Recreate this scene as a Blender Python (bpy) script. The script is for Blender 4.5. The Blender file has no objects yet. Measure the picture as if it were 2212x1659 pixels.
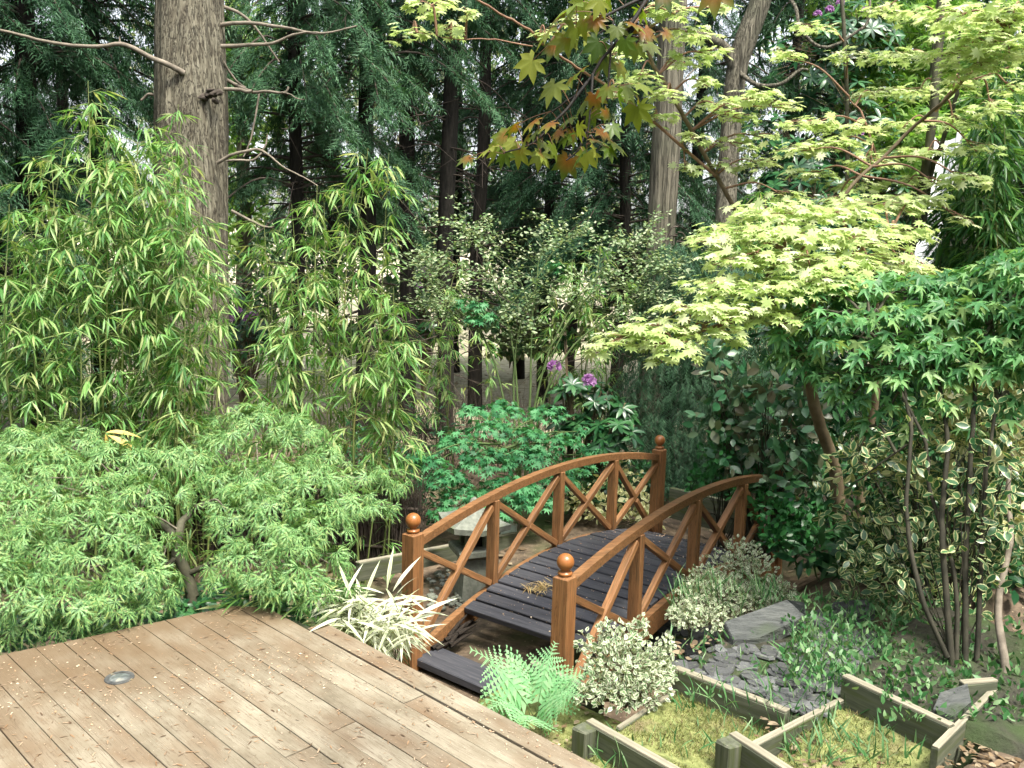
import bpy, bmesh, math, random
import numpy as np
from mathutils import Matrix, Vector

# ------------------------------------------------------------------ camera, sky, sun, exposure
sc = bpy.context.scene
C = sc.collection
PITCH, ROLL, CAMH = math.radians(8.56), math.radians(1.52), 1.6
FW, FH, FOC = 2212.0, 1659.0, 1950.0
cd = bpy.data.cameras.new('camera')
cam = bpy.data.objects.new('camera', cd); C.objects.link(cam)
cd.sensor_width = 36.0; cd.lens = 36.0 * FOC / FW; cd.clip_start = 0.05; cd.clip_end = 900
cam.matrix_world = (Matrix.Translation((0, 0, CAMH)) @ Matrix.Rotation(math.pi/2 - PITCH, 4, 'X') @ Matrix.Rotation(ROLL, 4, 'Z'))
sc.camera = cam

SUN_EL, SUN_AZ = math.radians(64), math.radians(142)      # azimuth clockwise from +Y: from the right, a little behind the camera
world = bpy.data.worlds.new('World'); sc.world = world; world.use_nodes = True
wn = world.node_tree; wn.nodes.clear()
sky = wn.nodes.new('ShaderNodeTexSky'); sky.sky_type = 'NISHITA'; sky.sun_disc = False
sky.sun_elevation = SUN_EL; sky.sun_rotation = SUN_AZ; sky.dust_density = 4.0; sky.air_density = 1.0; sky.ozone_density = 1.0
hs = wn.nodes.new('ShaderNodeHueSaturation'); hs.inputs['Saturation'].default_value = 0.32
bg = wn.nodes.new('ShaderNodeBackground'); bg.inputs['Strength'].default_value = 0.12
wo = wn.nodes.new('ShaderNodeOutputWorld')
wn.links.new(sky.outputs[0], hs.inputs['Color']); wn.links.new(hs.outputs[0], bg.inputs['Color']); wn.links.new(bg.outputs[0], wo.inputs['Surface'])
sl = bpy.data.lights.new('sun', 'SUN'); sl.energy = 1.5; sl.angle = math.radians(11); sl.color = (1.0, 0.955, 0.80)
sun = bpy.data.objects.new('sun', sl); C.objects.link(sun)
sd = Vector((math.sin(SUN_AZ)*math.cos(SUN_EL), math.cos(SUN_AZ)*math.cos(SUN_EL), math.sin(SUN_EL)))
sun.rotation_euler = sd.to_track_quat('Z', 'Y').to_euler()
sc.view_settings.view_transform = 'Standard'; sc.view_settings.look = 'None'
sc.view_settings.exposure = 2.18; sc.view_settings.gamma = 1.0
cy = sc.cycles
cy.max_bounces = 5; cy.diffuse_bounces = 3; cy.glossy_bounces = 1; cy.transmission_bounces = 3; cy.use_denoising = True
cy.caustics_reflective = False; cy.caustics_refractive = False

# ------------------------------------------------------------------ helpers
def ray(px, py):
    c, s = math.cos(-ROLL), math.sin(-ROLL); x = px-FW/2; y = py-FH/2
    x, y = c*x-s*y, s*x+c*y; u = -y/FOC; c, s = math.cos(PITCH), math.sin(PITCH)
    return np.array([x/FOC, c+s*u, -s+c*u])
CAM = np.array([0, 0, CAMH])
def P(px, py, d): return CAM + ray(px, py)*d               # a point of the place at distance d in front of the viewer
def G(px, py, z):
    r = ray(px, py); return CAM + r*((z-CAMH)/r[2])
def proj(p):
    p = np.atleast_2d(p) - CAM; c, s = math.cos(PITCH), math.sin(PITCH)
    d = p[:,1]*c - p[:,2]*s; u = p[:,1]*s + p[:,2]*c
    x = FOC*p[:,0]/d; y = -FOC*u/d; c, s = math.cos(ROLL), math.sin(ROLL)
    return FW/2 + c*x - s*y, FH/2 + s*x + c*y, d
def sstep(a, b, x):
    t = np.clip((np.asarray(x, float)-a)/(b-a), 0, 1); return t*t*(3-2*t)
def unit(v):
    v = np.asarray(v, float); return v/np.maximum(np.linalg.norm(v, axis=-1, keepdims=True), 1e-9)
def vnoise(x, y, seed=0):                                   # cheap smooth 2-D noise
    r = np.random.RandomState(seed); t = r.rand(64, 64)
    xi = np.floor(x).astype(int); yi = np.floor(y).astype(int); fx = x-xi; fy = y-yi
    fx = fx*fx*(3-2*fx); fy = fy*fy*(3-2*fy)
    g = lambda a, b: t[a % 64, b % 64]
    return (g(xi,yi)*(1-fx)+g(xi+1,yi)*fx)*(1-fy) + (g(xi,yi+1)*(1-fx)+g(xi+1,yi+1)*fx)*fy - .5

def fmesh(name, V, F, UV=None, smooth=False, mat=None):
    V = np.ascontiguousarray(V, dtype=np.float32); F = np.ascontiguousarray(F, dtype=np.int32); k = F.shape[1]
    me = bpy.data.meshes.new(name)
    me.vertices.add(len(V)); me.vertices.foreach_set('co', V.ravel())
    me.loops.add(F.size); me.loops.foreach_set('vertex_index', F.ravel())
    me.polygons.add(len(F)); me.polygons.foreach_set('loop_start', np.arange(0, F.size, k, dtype=np.int32))
    if smooth: me.polygons.foreach_set('use_smooth', np.ones(len(F), dtype=bool))
    if UV is not None:
        l = me.uv_layers.new(name='UVMap'); l.data.foreach_set('uv', np.ascontiguousarray(np.asarray(UV, np.float32)[F.ravel()]).ravel())
    me.update(calc_edges=True)
    if mat: me.materials.append(mat)
    return me
def join(parts):                                            # [(V,F)] -> V,F
    Vs, Fs, o = [], [], 0
    for V, F in parts: Vs.append(V); Fs.append(np.asarray(F)+o); o += len(V)
    return np.concatenate(Vs), np.concatenate(Fs)

def tag(o, label=None, cat=None, group=None, kind=None):
    if label: o['label'] = label
    if cat: o['category'] = cat
    if group: o['group'] = group
    if kind: o['kind'] = kind
    return o
def thing(name, label, cat, loc, group=None):
    o = bpy.data.objects.new(name, None); C.objects.link(o); o.location = [float(a) for a in loc]; o.empty_display_size = .1
    return tag(o, label, cat, group)
def root_loc(p):
    v = Vector((0, 0, 0))
    while p is not None: v = v + p.location; p = p.parent
    return v
def part(name, me, parent=None, kind=None, label=None):     # mesh given in world coordinates
    o = bpy.data.objects.new(name, me); C.objects.link(o)
    if parent is not None: o.parent = parent; o.location = -root_loc(parent)
    return tag(o, label, kind=kind)
def put(name, me, parent, M, kind=None):                    # mesh in local coordinates placed by a world matrix
    o = bpy.data.objects.new(name, me); C.objects.link(o)
    if parent is not None: o.parent = parent; M = Matrix.Translation(-root_loc(parent)) @ M
    o.matrix_basis = M
    if kind: o['kind'] = kind
    return o

_boxes = {}
def cbox(l, w, h, b, mat, wob=0.0, seed=0):                 # chamfered box, length along X, centred
    key = (round(l,3), round(w,3), round(h,3), b, mat.name, wob, seed if wob else 0)
    if key in _boxes: return _boxes[key]
    bm = bmesh.new(); bmesh.ops.create_cube(bm, size=1)
    for v in bm.verts: v.co = Vector((v.co.x*l, v.co.y*w, v.co.z*h))
    if b: bmesh.ops.bevel(bm, geom=list(bm.edges), offset=b, segments=1, affect='EDGES')
    if wob:
        r = random.Random(seed)
        for v in bm.verts: v.co += Vector((r.uniform(-wob,wob), r.uniform(-wob,wob), r.uniform(-wob,wob)))
    me = bpy.data.meshes.new('board'); bm.to_mesh(me); bm.free(); me.materials.append(mat); _boxes[key] = me
    return me
def axes(p0, p1, up=(0,0,1)):
    p0, p1 = Vector(p0), Vector(p1); x = (p1-p0).normalized(); y = Vector(up).cross(x).normalized(); z = x.cross(y)
    M = Matrix((x, y, z)).transposed().to_4x4(); M.translation = (p0+p1)/2
    return M, (p1-p0).length
def beam(name, parent, p0, p1, w, h, mat, bev=.004, up=(0,0,1), wob=0, seed=0):
    M, l = axes(p0, p1, up)
    return put(name, cbox(l, w, h, bev, mat, wob, seed), parent, M)

def cr(pts, n=6):                                           # Catmull-Rom
    p = np.asarray(pts, float); q = np.vstack([2*p[0]-p[1], p, 2*p[-1]-p[-2]]); out = []
    for i in range(1, len(q)-2):
        for t in np.linspace(0, 1, n, endpoint=False):
            out.append(.5*((2*q[i])+(-q[i-1]+q[i+1])*t+(2*q[i-1]-5*q[i]+4*q[i+1]-q[i+2])*t*t+(-q[i-1]+3*q[i]-3*q[i+1]+q[i+2])*t**3))
    out.append(p[-1]); return np.array(out)
def tube(pts, r0, r1=None, seg=6, fn=None):                 # quads; fn(angle, t)-> radial factor
    p = np.asarray(pts, float); n = len(p)
    rad = np.linspace(r0, r1 if r1 is not None else r0, n) if np.isscalar(r0) else np.asarray(r0)
    t = unit(np.gradient(p, axis=0)); ref = np.tile(np.array([[.31, .95, .05]]), (n, 1)) if abs(t[n//2,2]) > .6 else np.tile(np.array([[0, 0, 1.]]), (n, 1))
    a = unit(np.cross(t, ref)); b = np.cross(t, a)
    th = np.linspace(0, 2*math.pi, seg, endpoint=False)
    rr = rad[:,None]*np.ones((1, seg))
    if fn is not None: rr = rr*fn(th[None,:]*np.ones((n,1)), np.linspace(0,1,n)[:,None]*np.ones((1,seg)))
    V = p[:,None,:] + rr[...,None]*(np.cos(th)[None,:,None]*a[:,None,:] + np.sin(th)[None,:,None]*b[:,None,:])
    i = np.arange(n-1)[:,None]*seg; j = np.arange(seg)[None,:]; k = (np.arange(seg)+1)[None,:] % seg
    F = np.stack([i+j, i+k, i+seg+k, i+seg+j], -1).reshape(-1, 4)
    return V.reshape(-1, 3), F

# ------------------------------------------------------------------ materials
def newmat(name):
    m = bpy.data.materials.new(name); m.use_nodes = True; nt = m.node_tree; nt.nodes.clear()
    o = nt.nodes.new('ShaderNodeOutputMaterial'); return m, nt, o
def N(nt, t, **kw):
    n = nt.nodes.new(t)
    for k, v in kw.items():
        if k in n.inputs: n.inputs[k].default_value = v
        else: setattr(n, k, v)
    return n
def mixc(nt, fac, a, b, mode='MIX'):
    n = nt.nodes.new('ShaderNodeMix'); n.data_type = 'RGBA'; n.blend_type = mode
    for s, v in ((n.inputs[0], fac), (n.inputs[6], a), (n.inputs[7], b)):
        if isinstance(v, (int, float)): s.default_value = v
        elif isinstance(v, tuple): s.default_value = (v+(1,))[:4]
        else: nt.links.new(v, s)
    return n.outputs[2]
def ramp(nt, fac, stops):
    n = nt.nodes.new('ShaderNodeValToRGB'); e = n.color_ramp.elements
    while len(e) < len(stops): e.new(.5)
    for i, (p, c) in enumerate(stops): e[i].position = p; e[i].color = (c+(1,))[:4] if isinstance(c, tuple) else (c, c, c, 1)
    nt.links.new(fac, n.inputs[0]); return n.outputs[0]
def mathn(nt, op, a, b=0.0):
    n = nt.nodes.new('ShaderNodeMath'); n.operation = op
    for s, v in ((n.inputs[0], a), (n.inputs[1], b)):
        if isinstance(v, (int, float)): s.default_value = v
        else: nt.links.new(v, s)
    return n.outputs[0]
def rnd(nt):
    g = N(nt, 'ShaderNodeNewGeometry'); o = N(nt, 'ShaderNodeObjectInfo')
    return mathn(nt, 'FRACT', mathn(nt, 'ADD', g.outputs['Random Per Island'], mathn(nt, 'MULTIPLY', o.outputs['Random'], 3.7)))
def leafmat(name, cols, trans=.38, rough=.45, edge=None, edgepos=.62, vein=None, back=None, radial=None, spec=.35, tcol=None, veinw=.12):
    """cols: colours picked per leaf; edge: margin colour; radial: colour at the leaf's heart"""
    m, nt, out = newmat(name); r = rnd(nt)
    k = len(cols); col = ramp(nt, r, [((i+.5)/k, c) for i, c in enumerate(cols)]) if k > 1 else mixc(nt, 0, cols[0], cols[0])
    uv = N(nt, 'ShaderNodeUVMap'); sep = N(nt, 'ShaderNodeSeparateXYZ'); nt.links.new(uv.outputs[0], sep.inputs[0])
    ax = mathn(nt, 'ABSOLUTE', mathn(nt, 'SUBTRACT', mathn(nt, 'MULTIPLY', sep.outputs[0], 2.0), 1.0))
    tc = N(nt, 'ShaderNodeTexCoord'); no = N(nt, 'ShaderNodeTexNoise', Scale=30.0, Detail=2.0); nt.links.new(tc.outputs['Object'], no.inputs['Vector'])
    if edge:
        e = mathn(nt, 'ADD', ax, mathn(nt, 'MULTIPLY', mathn(nt, 'SUBTRACT', no.outputs[0], .5), .9))
        e = mathn(nt, 'ADD', e, mathn(nt, 'MULTIPLY', mathn(nt, 'SUBTRACT', r, .5), .35))
        col = mixc(nt, ramp(nt, e, [(edgepos-.06, 0.0), (edgepos+.06, 1.0)]), col, edge)
    if radial:
        rr = mathn(nt, 'ADD', sep.outputs[1], mathn(nt, 'MULTIPLY', mathn(nt, 'SUBTRACT', r, .5), .8))
        col = mixc(nt, mathn(nt, 'MULTIPLY', ramp(nt, rr, [(.0, 1.0), (.6, 0.0)]), mathn(nt, 'GREATER_THAN', mathn(nt, 'FRACT', mathn(nt, 'MULTIPLY', r, 7.3)), .55)), col, radial)
    if vein:
        col = mixc(nt, ramp(nt, ax, [(.0, .75), (veinw, 0.0)]), col, vein)
    col = mixc(nt, mathn(nt, 'MULTIPLY', no.outputs[0], .35), col, mixc(nt, 1.0, col, (.55, .6, .5), 'MULTIPLY'))
    b = N(nt, 'ShaderNodeBsdfPrincipled', Roughness=rough); b.inputs['Specular IOR Level'].default_value = spec
    nt.links.new(col, b.inputs['Base Color'])
    t = N(nt, 'ShaderNodeBsdfTranslucent'); tw = mixc(nt, 1.0, col, tcol or (1.25, 1.2, .7), 'MULTIPLY'); nt.links.new(tw, t.inputs['Color'])
    mx = N(nt, 'ShaderNodeMixShader'); mx.inputs[0].default_value = trans
    nt.links.new(b.outputs[0], mx.inputs[1]); nt.links.new(t.outputs[0], mx.inputs[2]); nt.links.new(mx.outputs[0], out.inputs['Surface'])
    return m
def surf(name, stops, scale=(1,1,1), nscale=5.0, detail=6.0, rough=.75, bump=.3, bdist=.01, coord='Object', second=None, speck=None, objvar=0.0, spec=.3, distortion=0.0, crack=None):
    """noise-ramped surface; second=(scale, colour, lo, hi) overlays a larger blotch; speck=(scale, colour, thr)"""
    m, nt, out = newmat(name); tc = N(nt, 'ShaderNodeTexCoord'); mp = N(nt, 'ShaderNodeMapping'); mp.inputs['Scale'].default_value = scale
    nt.links.new(tc.outputs[coord], mp.inputs['Vector'])
    oi = N(nt, 'ShaderNodeObjectInfo'); sh = N(nt, 'ShaderNodeVectorMath', operation='ADD'); 
    cmb = N(nt, 'ShaderNodeCombineXYZ'); off = mathn(nt, 'MULTIPLY', oi.outputs['Random'], 37.0 if objvar else 0.0)
    for i in range(3): nt.links.new(off, cmb.inputs[i])
    nt.links.new(mp.outputs[0], sh.inputs[0]); nt.links.new(cmb.outputs[0], sh.inputs[1])
    no = N(nt, 'ShaderNodeTexNoise', Scale=nscale, Detail=detail, Roughness=.62, Distortion=distortion); nt.links.new(sh.outputs[0], no.inputs['Vector'])
    col = ramp(nt, no.outputs[0], stops)
    if second:
        s, c, lo, hi = second; n2 = N(nt, 'ShaderNodeTexNoise', Scale=s, Detail=4.0); nt.links.new(tc.outputs[coord], n2.inputs['Vector'])
        if objvar: nt.links.new(sh.outputs[0], n2.inputs['Vector'])
        col = mixc(nt, ramp(nt, n2.outputs[0], [(lo, 0.0), (hi, 1.0)]), col, c)
    if speck:
        s, c, th = speck; v = N(nt, 'ShaderNodeTexVoronoi', Scale=s); nt.links.new(tc.outputs[coord], v.inputs['Vector'])
        col = mixc(nt, ramp(nt, v.outputs['Distance'], [(th*.6, 1.0), (th, 0.0)]), col, c)
    hgt = no.outputs[0]
    if crack:
        cs_, wd, cc_ = crack; mp2 = N(nt, 'ShaderNodeMapping'); mp2.inputs['Scale'].default_value = cs_; nt.links.new(tc.outputs[coord], mp2.inputs['Vector'])
        n3 = N(nt, 'ShaderNodeTexNoise', Scale=1.0, Detail=5.0, Roughness=.6, Distortion=.5); nt.links.new(mp2.outputs[0], n3.inputs['Vector'])
        dd = mathn(nt, 'ABSOLUTE', mathn(nt, 'SUBTRACT', n3.outputs[0], .5)); fk = ramp(nt, dd, [(0.0, 1.0), (wd, 0.0)])
        col = mixc(nt, fk, col, cc_); hgt = mathn(nt, 'SUBTRACT', no.outputs[0], mathn(nt, 'MULTIPLY', fk, .5))
    if objvar:
        k = mathn(nt, 'ADD', mathn(nt, 'MULTIPLY', mathn(nt, 'SUBTRACT', oi.outputs['Random'], .5), objvar), 1.0)
        cc = N(nt, 'ShaderNodeCombineXYZ'); [nt.links.new(k, cc.inputs[i]) for i in range(3)]
        col = mixc(nt, 1.0, col, cc.outputs[0], 'MULTIPLY')
    b = N(nt, 'ShaderNodeBsdfPrincipled', Roughness=rough); b.inputs['Specular IOR Level'].default_value = spec
    nt.links.new(col, b.inputs['Base Color'])
    if bump:
        bp = N(nt, 'ShaderNodeBump', Strength=bump, Distance=bdist); nt.links.new(hgt, bp.inputs['Height']); nt.links.new(bp.outputs[0], b.inputs['Normal'])
    nt.links.new(b.outputs[0], out.inputs['Surface']); return m

M = {}
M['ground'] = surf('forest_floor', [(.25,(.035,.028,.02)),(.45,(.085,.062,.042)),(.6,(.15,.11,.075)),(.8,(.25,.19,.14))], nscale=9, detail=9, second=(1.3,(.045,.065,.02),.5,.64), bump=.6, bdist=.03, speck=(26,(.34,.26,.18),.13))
def clearing(m):                                             # pale sand beyond the conifers, its sunlight painted into the ground colour
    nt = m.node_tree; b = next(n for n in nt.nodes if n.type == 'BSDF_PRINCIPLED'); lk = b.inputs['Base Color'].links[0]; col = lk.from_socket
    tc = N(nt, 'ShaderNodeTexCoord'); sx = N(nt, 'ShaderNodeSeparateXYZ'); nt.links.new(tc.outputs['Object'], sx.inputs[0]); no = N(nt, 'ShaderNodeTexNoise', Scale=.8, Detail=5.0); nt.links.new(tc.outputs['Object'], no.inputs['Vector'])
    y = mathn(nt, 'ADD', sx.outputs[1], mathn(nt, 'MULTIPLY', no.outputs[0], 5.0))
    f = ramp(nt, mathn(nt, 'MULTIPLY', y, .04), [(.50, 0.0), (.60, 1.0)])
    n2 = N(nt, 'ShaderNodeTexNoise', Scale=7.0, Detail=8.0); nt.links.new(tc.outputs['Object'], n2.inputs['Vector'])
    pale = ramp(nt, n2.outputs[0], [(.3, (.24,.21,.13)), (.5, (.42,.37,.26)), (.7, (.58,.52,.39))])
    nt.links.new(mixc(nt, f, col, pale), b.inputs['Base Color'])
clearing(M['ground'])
M['moss'] = surf('moss', [(.28,(.085,.095,.035)),(.45,(.16,.18,.06)),(.62,(.24,.25,.095)),(.8,(.32,.32,.15))], nscale=22, detail=7, second=(5,(.16,.12,.07),.56,.70), bump=.9, bdist=.012)
M['soil'] = surf('soil', [(.3,(.018,.018,.013)),(.6,(.045,.042,.030)),(.8,(.10,.088,.065))], nscale=24, detail=8, bump=.9, bdist=.015, second=(4,(.035,.055,.018),.42,.6))
M['slate'] = surf('slate', [(.3,(.058,.060,.064)),(.6,(.102,.104,.106)),(.8,(.16,.16,.158))], nscale=10, rough=.6, bump=.25, objvar=.7, second=(3,(.15,.17,.12),.58,.7))
M['slab'] = surf('slab', [(.3,(.03,.034,.034)),(.5,(.075,.08,.078)),(.8,(.12,.125,.118))], scale=(3,14,14), nscale=3, detail=10, rough=.7, bump=.9, bdist=.02, second=(6,(.05,.065,.04),.52,.66))
M['deck'] = surf('deck_board', [(.20,(.092,.074,.048)),(.38,(.172,.145,.102)),(.56,(.238,.208,.154)),(.8,(.31,.275,.21))], scale=(.9,2.0,2.0), nscale=5, detail=12, rough=.75, bump=.25, bdist=.003, second=(2.6,(.145,.095,.055),.48,.72), speck=(75,(.36,.29,.22),.13), objvar=.16, crack=((3,90,90), .02, (.12,.09,.062)))
def dirt_shade_edge(m, d, c0):                                     # damp brown dirt along the far edge, with the maple's shade painted in
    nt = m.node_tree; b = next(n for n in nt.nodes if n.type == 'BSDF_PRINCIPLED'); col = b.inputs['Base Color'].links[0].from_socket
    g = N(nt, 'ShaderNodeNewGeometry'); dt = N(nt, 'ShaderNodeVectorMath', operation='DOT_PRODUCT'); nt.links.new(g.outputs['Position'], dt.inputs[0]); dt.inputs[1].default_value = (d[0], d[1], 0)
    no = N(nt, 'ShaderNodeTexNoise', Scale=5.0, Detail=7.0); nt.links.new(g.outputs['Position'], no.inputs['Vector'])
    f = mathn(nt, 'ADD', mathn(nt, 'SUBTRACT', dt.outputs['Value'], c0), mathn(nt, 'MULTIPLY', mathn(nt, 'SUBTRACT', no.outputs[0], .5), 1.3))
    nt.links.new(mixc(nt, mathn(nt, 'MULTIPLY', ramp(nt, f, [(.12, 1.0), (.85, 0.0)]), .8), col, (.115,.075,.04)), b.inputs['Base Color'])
dirt_shade_edge(M['deck'], (.72, -.694), -.72*.40-.694*3.30-1.0)
M['bridge'] = surf('stained_wood', [(.25,(.15,.064,.024)),(.5,(.235,.112,.046)),(.75,(.32,.17,.075))], scale=(1.2,16,16), nscale=4, detail=8, rough=.5, bump=.25, bdist=.003, objvar=.34, spec=.4, second=(5,(.10,.06,.028),.50,.74), crack=((2.2,70,70), .022, (.085,.04,.016)))
M['ball'] = surf('turned_wood', [(.3,(.22,.075,.02)),(.7,(.33,.13,.04))], scale=(6,6,1.5), nscale=5, rough=.3, bump=.05, spec=.5)
M['plank'] = surf('charcoal_plank', [(.25,(.022,.023,.028)),(.5,(.045,.046,.055)),(.8,(.085,.083,.09))], scale=(1,12,12), nscale=5, detail=9, rough=.62, bump=.3, bdist=.004, objvar=.35, speck=(38,(.28,.22,.17),.07))
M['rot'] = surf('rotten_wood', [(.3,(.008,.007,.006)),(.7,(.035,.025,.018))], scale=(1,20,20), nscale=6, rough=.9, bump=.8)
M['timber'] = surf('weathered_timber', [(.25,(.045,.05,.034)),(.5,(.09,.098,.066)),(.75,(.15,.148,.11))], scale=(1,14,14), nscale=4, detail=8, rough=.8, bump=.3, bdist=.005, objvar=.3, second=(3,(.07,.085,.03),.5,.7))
M['timber_lit_top'] = surf('lit_timber_top', [(.25,(.15,.14,.10)),(.6,(.27,.245,.185)),(.8,(.36,.33,.26))], scale=(1,14,14), nscale=4, detail=8, rough=.8, bump=.3, bdist=.004)  # paler timber that paints in the light on the board tops
M['stone'] = surf('lantern_stone', [(.3,(.10,.11,.09)),(.55,(.17,.18,.15)),(.8,(.25,.255,.22))], nscale=30, detail=10, rough=.85, bump=.35, bdist=.004, second=(7,(.15,.17,.10),.56,.7))
M['white'] = surf('white_plastic', [(.3,(.74,.75,.75)),(.7,(.82,.82,.82))], nscale=8, rough=.4, bump=0)
M['slide'] = surf('white_slide', [(.3,(.70,.72,.71)),(.7,(.80,.81,.80))], nscale=6, rough=.35, bump=0)
M['bark'] = surf('trunk_bark', [(.28,(.055,.046,.032)),(.44,(.128,.113,.080)),(.58,(.19,.174,.128)),(.8,(.27,.25,.19))], scale=(20,20,2.2), nscale=1.6, detail=12, rough=.9, bump=1.0, bdist=.03, distortion=.6, second=(1.6,(.10,.085,.062),.5,.68), crack=((42,42,4.0), .035, (.06,.048,.035)))
M['bark_pale'] = surf('pale_bark', [(.30,(.055,.048,.034)),(.44,(.15,.135,.10)),(.6,(.21,.19,.145)),(.8,(.28,.255,.20))], scale=(26,26,.9), nscale=1.5, detail=9, rough=.9, bump=1.0, bdist=.03, distortion=.3, second=(2.0,(.11,.11,.075),.5,.7), crack=((36,36,1.2), .04, (.07,.062,.046)))
M['bark_dark'] = surf('conifer_bark', [(.3,(.008,.007,.006)),(.55,(.024,.021,.017)),(.8,(.055,.047,.038))], scale=(8,8,1.6), nscale=3, detail=9, rough=.95, bump=1.0, bdist=.03)
M['twig_dark'] = surf('dead_twig', [(.3,(.035,.028,.022)),(.7,(.10,.08,.065))], nscale=6, rough=.9, bump=0)
M['twig_black'] = surf('wet_twig', [(.3,(.008,.007,.006)),(.7,(.025,.02,.016))], nscale=6, rough=.7, bump=0)
M['twig_grey'] = surf('grey_branch', [(.3,(.10,.085,.065)),(.7,(.26,.22,.175))], nscale=14, rough=.9, bump=.3)
M['twig_red'] = surf('red_twig', [(.3,(.16,.08,.05)),(.7,(.28,.17,.11))], nscale=6, rough=.7, bump=0)
M['twig_brown'] = surf('maple_bark', [(.3,(.085,.062,.036)),(.7,(.19,.145,.09))], nscale=12, rough=.8, bump=.3)
M['twig_green'] = surf('green_stem', [(.3,(.05,.085,.025)),(.7,(.12,.17,.06))], nscale=8, rough=.7, bump=0)
M['stem_dark'] = surf('dark_stem', [(.3,(.03,.03,.02)),(.7,(.09,.085,.055))], nscale=14, rough=.85, bump=.3)
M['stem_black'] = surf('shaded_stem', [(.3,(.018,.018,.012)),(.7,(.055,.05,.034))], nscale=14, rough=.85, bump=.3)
M['culm'] = surf('bamboo_culm', [(.3,(.06,.10,.03)),(.6,(.16,.19,.06)),(.8,(.34,.22,.08))], nscale=1.2, rough=.5, bump=0)
M['brush'] = surf('brushwood', [(.3,(.025,.02,.017)),(.6,(.09,.07,.055)),(.8,(.20,.155,.12))], nscale=7, rough=.95, bump=0)
M['lens'] = surf('lamp_lens', [(.35,(.05,.055,.06)),(.55,(.14,.15,.15)),(.72,(.38,.35,.28))], nscale=18, rough=.25, bump=.1, spec=.6)
M['rim'] = surf('lamp_rim', [(.35,(.035,.037,.04)),(.6,(.085,.085,.08)),(.72,(.36,.28,.13))], nscale=26, rough=.55, bump=.2)
M['litter'] = leafmat('litter', [(.55,.42,.30),(.42,.24,.13),(.66,.56,.44),(.16,.09,.05),(.60,.40,.28)], trans=.1, rough=.8)
M['needles'] = leafmat('needle_husk', [(.30,.19,.11),(.20,.115,.06),(.40,.29,.20),(.10,.06,.035)], trans=.05, rough=.85)
M['straw'] = leafmat('straw', [(.52,.38,.17),(.62,.50,.26),(.40,.27,.12)], trans=.2, rough=.7)
M['flower'] = leafmat('rhododendron_petal', [(.42,.20,.46),(.52,.30,.54),(.36,.15,.40)], trans=.4, rough=.6, tcol=(1,.8,1))
L = {}
L['lace'] = leafmat('laceleaf', [(.07,.17,.055),(.13,.29,.10),(.20,.38,.13),(.28,.46,.17),(.24,.43,.19),(.36,.46,.17)], trans=.38)
L['bamboo'] = leafmat('bamboo_leaf', [(.05,.15,.035),(.10,.26,.065),(.16,.34,.09),(.22,.41,.12),(.30,.47,.17),(.40,.46,.20)], trans=.42, rough=.4)
L['bamboo2'] = leafmat('bamboo_leaf_fresh', [(.08,.22,.05),(.15,.33,.085),(.22,.42,.12),(.31,.48,.17),(.42,.47,.20)], trans=.42, rough=.4)
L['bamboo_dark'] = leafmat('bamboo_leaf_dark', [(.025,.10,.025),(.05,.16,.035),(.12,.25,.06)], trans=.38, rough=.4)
L['conifer'] = leafmat('conifer_spray', [(.017,.060,.028),(.034,.102,.047),(.060,.148,.070)], trans=.25, rough=.6)
L['conifer2'] = leafmat('conifer_spray_light', [(.026,.084,.040),(.056,.142,.068),(.094,.20,.098)], trans=.27, rough=.6)
L['gold'] = leafmat('golden_maple_leaf', [(.42,.55,.20),(.54,.64,.28),(.62,.69,.38),(.70,.74,.48),(.48,.60,.24)], trans=.48, rough=.5, tcol=(1.1,1.12,.9))
L['gmaple'] = leafmat('green_maple_leaf', [(.05,.17,.055),(.09,.26,.09),(.14,.34,.12),(.20,.40,.15),(.28,.42,.15)], trans=.42, rough=.42)
L['cmaple'] = leafmat('emerald_maple_leaf', [(.04,.18,.075),(.075,.28,.11),(.12,.35,.15)], trans=.36)
L['elae'] = leafmat('variegated_oval_leaf', [(.03,.10,.035),(.055,.15,.055),(.10,.21,.09)], trans=.28, rough=.32, edge=(.56,.57,.30), edgepos=.68, spec=.5)
L['elae_y'] = leafmat('cream_oval_leaf', [(.50,.52,.24),(.60,.58,.30),(.30,.38,.16)], trans=.3, rough=.35, edge=(.66,.64,.38), edgepos=.5)
L['euon'] = leafmat('variegated_small_leaf', [(.12,.22,.09),(.24,.34,.17),(.08,.16,.06)], trans=.25, rough=.45, edge=(.58,.60,.46), edgepos=.42)
L['cloud'] = leafmat('pale_small_leaf', [(.12,.22,.09),(.22,.33,.16),(.33,.43,.24),(.45,.51,.34)], trans=.35)
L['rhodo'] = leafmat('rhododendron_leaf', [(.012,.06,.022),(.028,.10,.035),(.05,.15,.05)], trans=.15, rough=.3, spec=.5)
L['phot'] = leafmat('shrub_oval_leaf', [(.03,.12,.05),(.06,.17,.08),(.16,.14,.09),(.09,.20,.11)], trans=.25, rough=.3, spec=.5)
L['bush'] = leafmat('bright_bush_leaf', [(.02,.11,.03),(.04,.18,.045),(.06,.23,.07)], trans=.3, rough=.35)
L['lime'] = leafmat('lime_leaf', [(.12,.28,.04),(.22,.40,.08),(.32,.48,.14)], trans=.5)
L['far'] = leafmat('far_leaf', [(.06,.16,.06),(.13,.23,.10),(.22,.30,.16),(.32,.34,.24)], trans=.4)
L['far2'] = leafmat('thicket_leaf', [(.03,.09,.045),(.07,.15,.08),(.15,.22,.13)], trans=.3)
L['white'] = leafmat('white_striped_blade', [(.66,.67,.54),(.72,.72,.60),(.56,.60,.40)], trans=.3, rough=.5, vein=(.20,.33,.11), veinw=.42)
L['fern'] = leafmat('fern_pinna', [(.24,.50,.24),(.30,.56,.30),(.36,.58,.32)], trans=.38)
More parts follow.
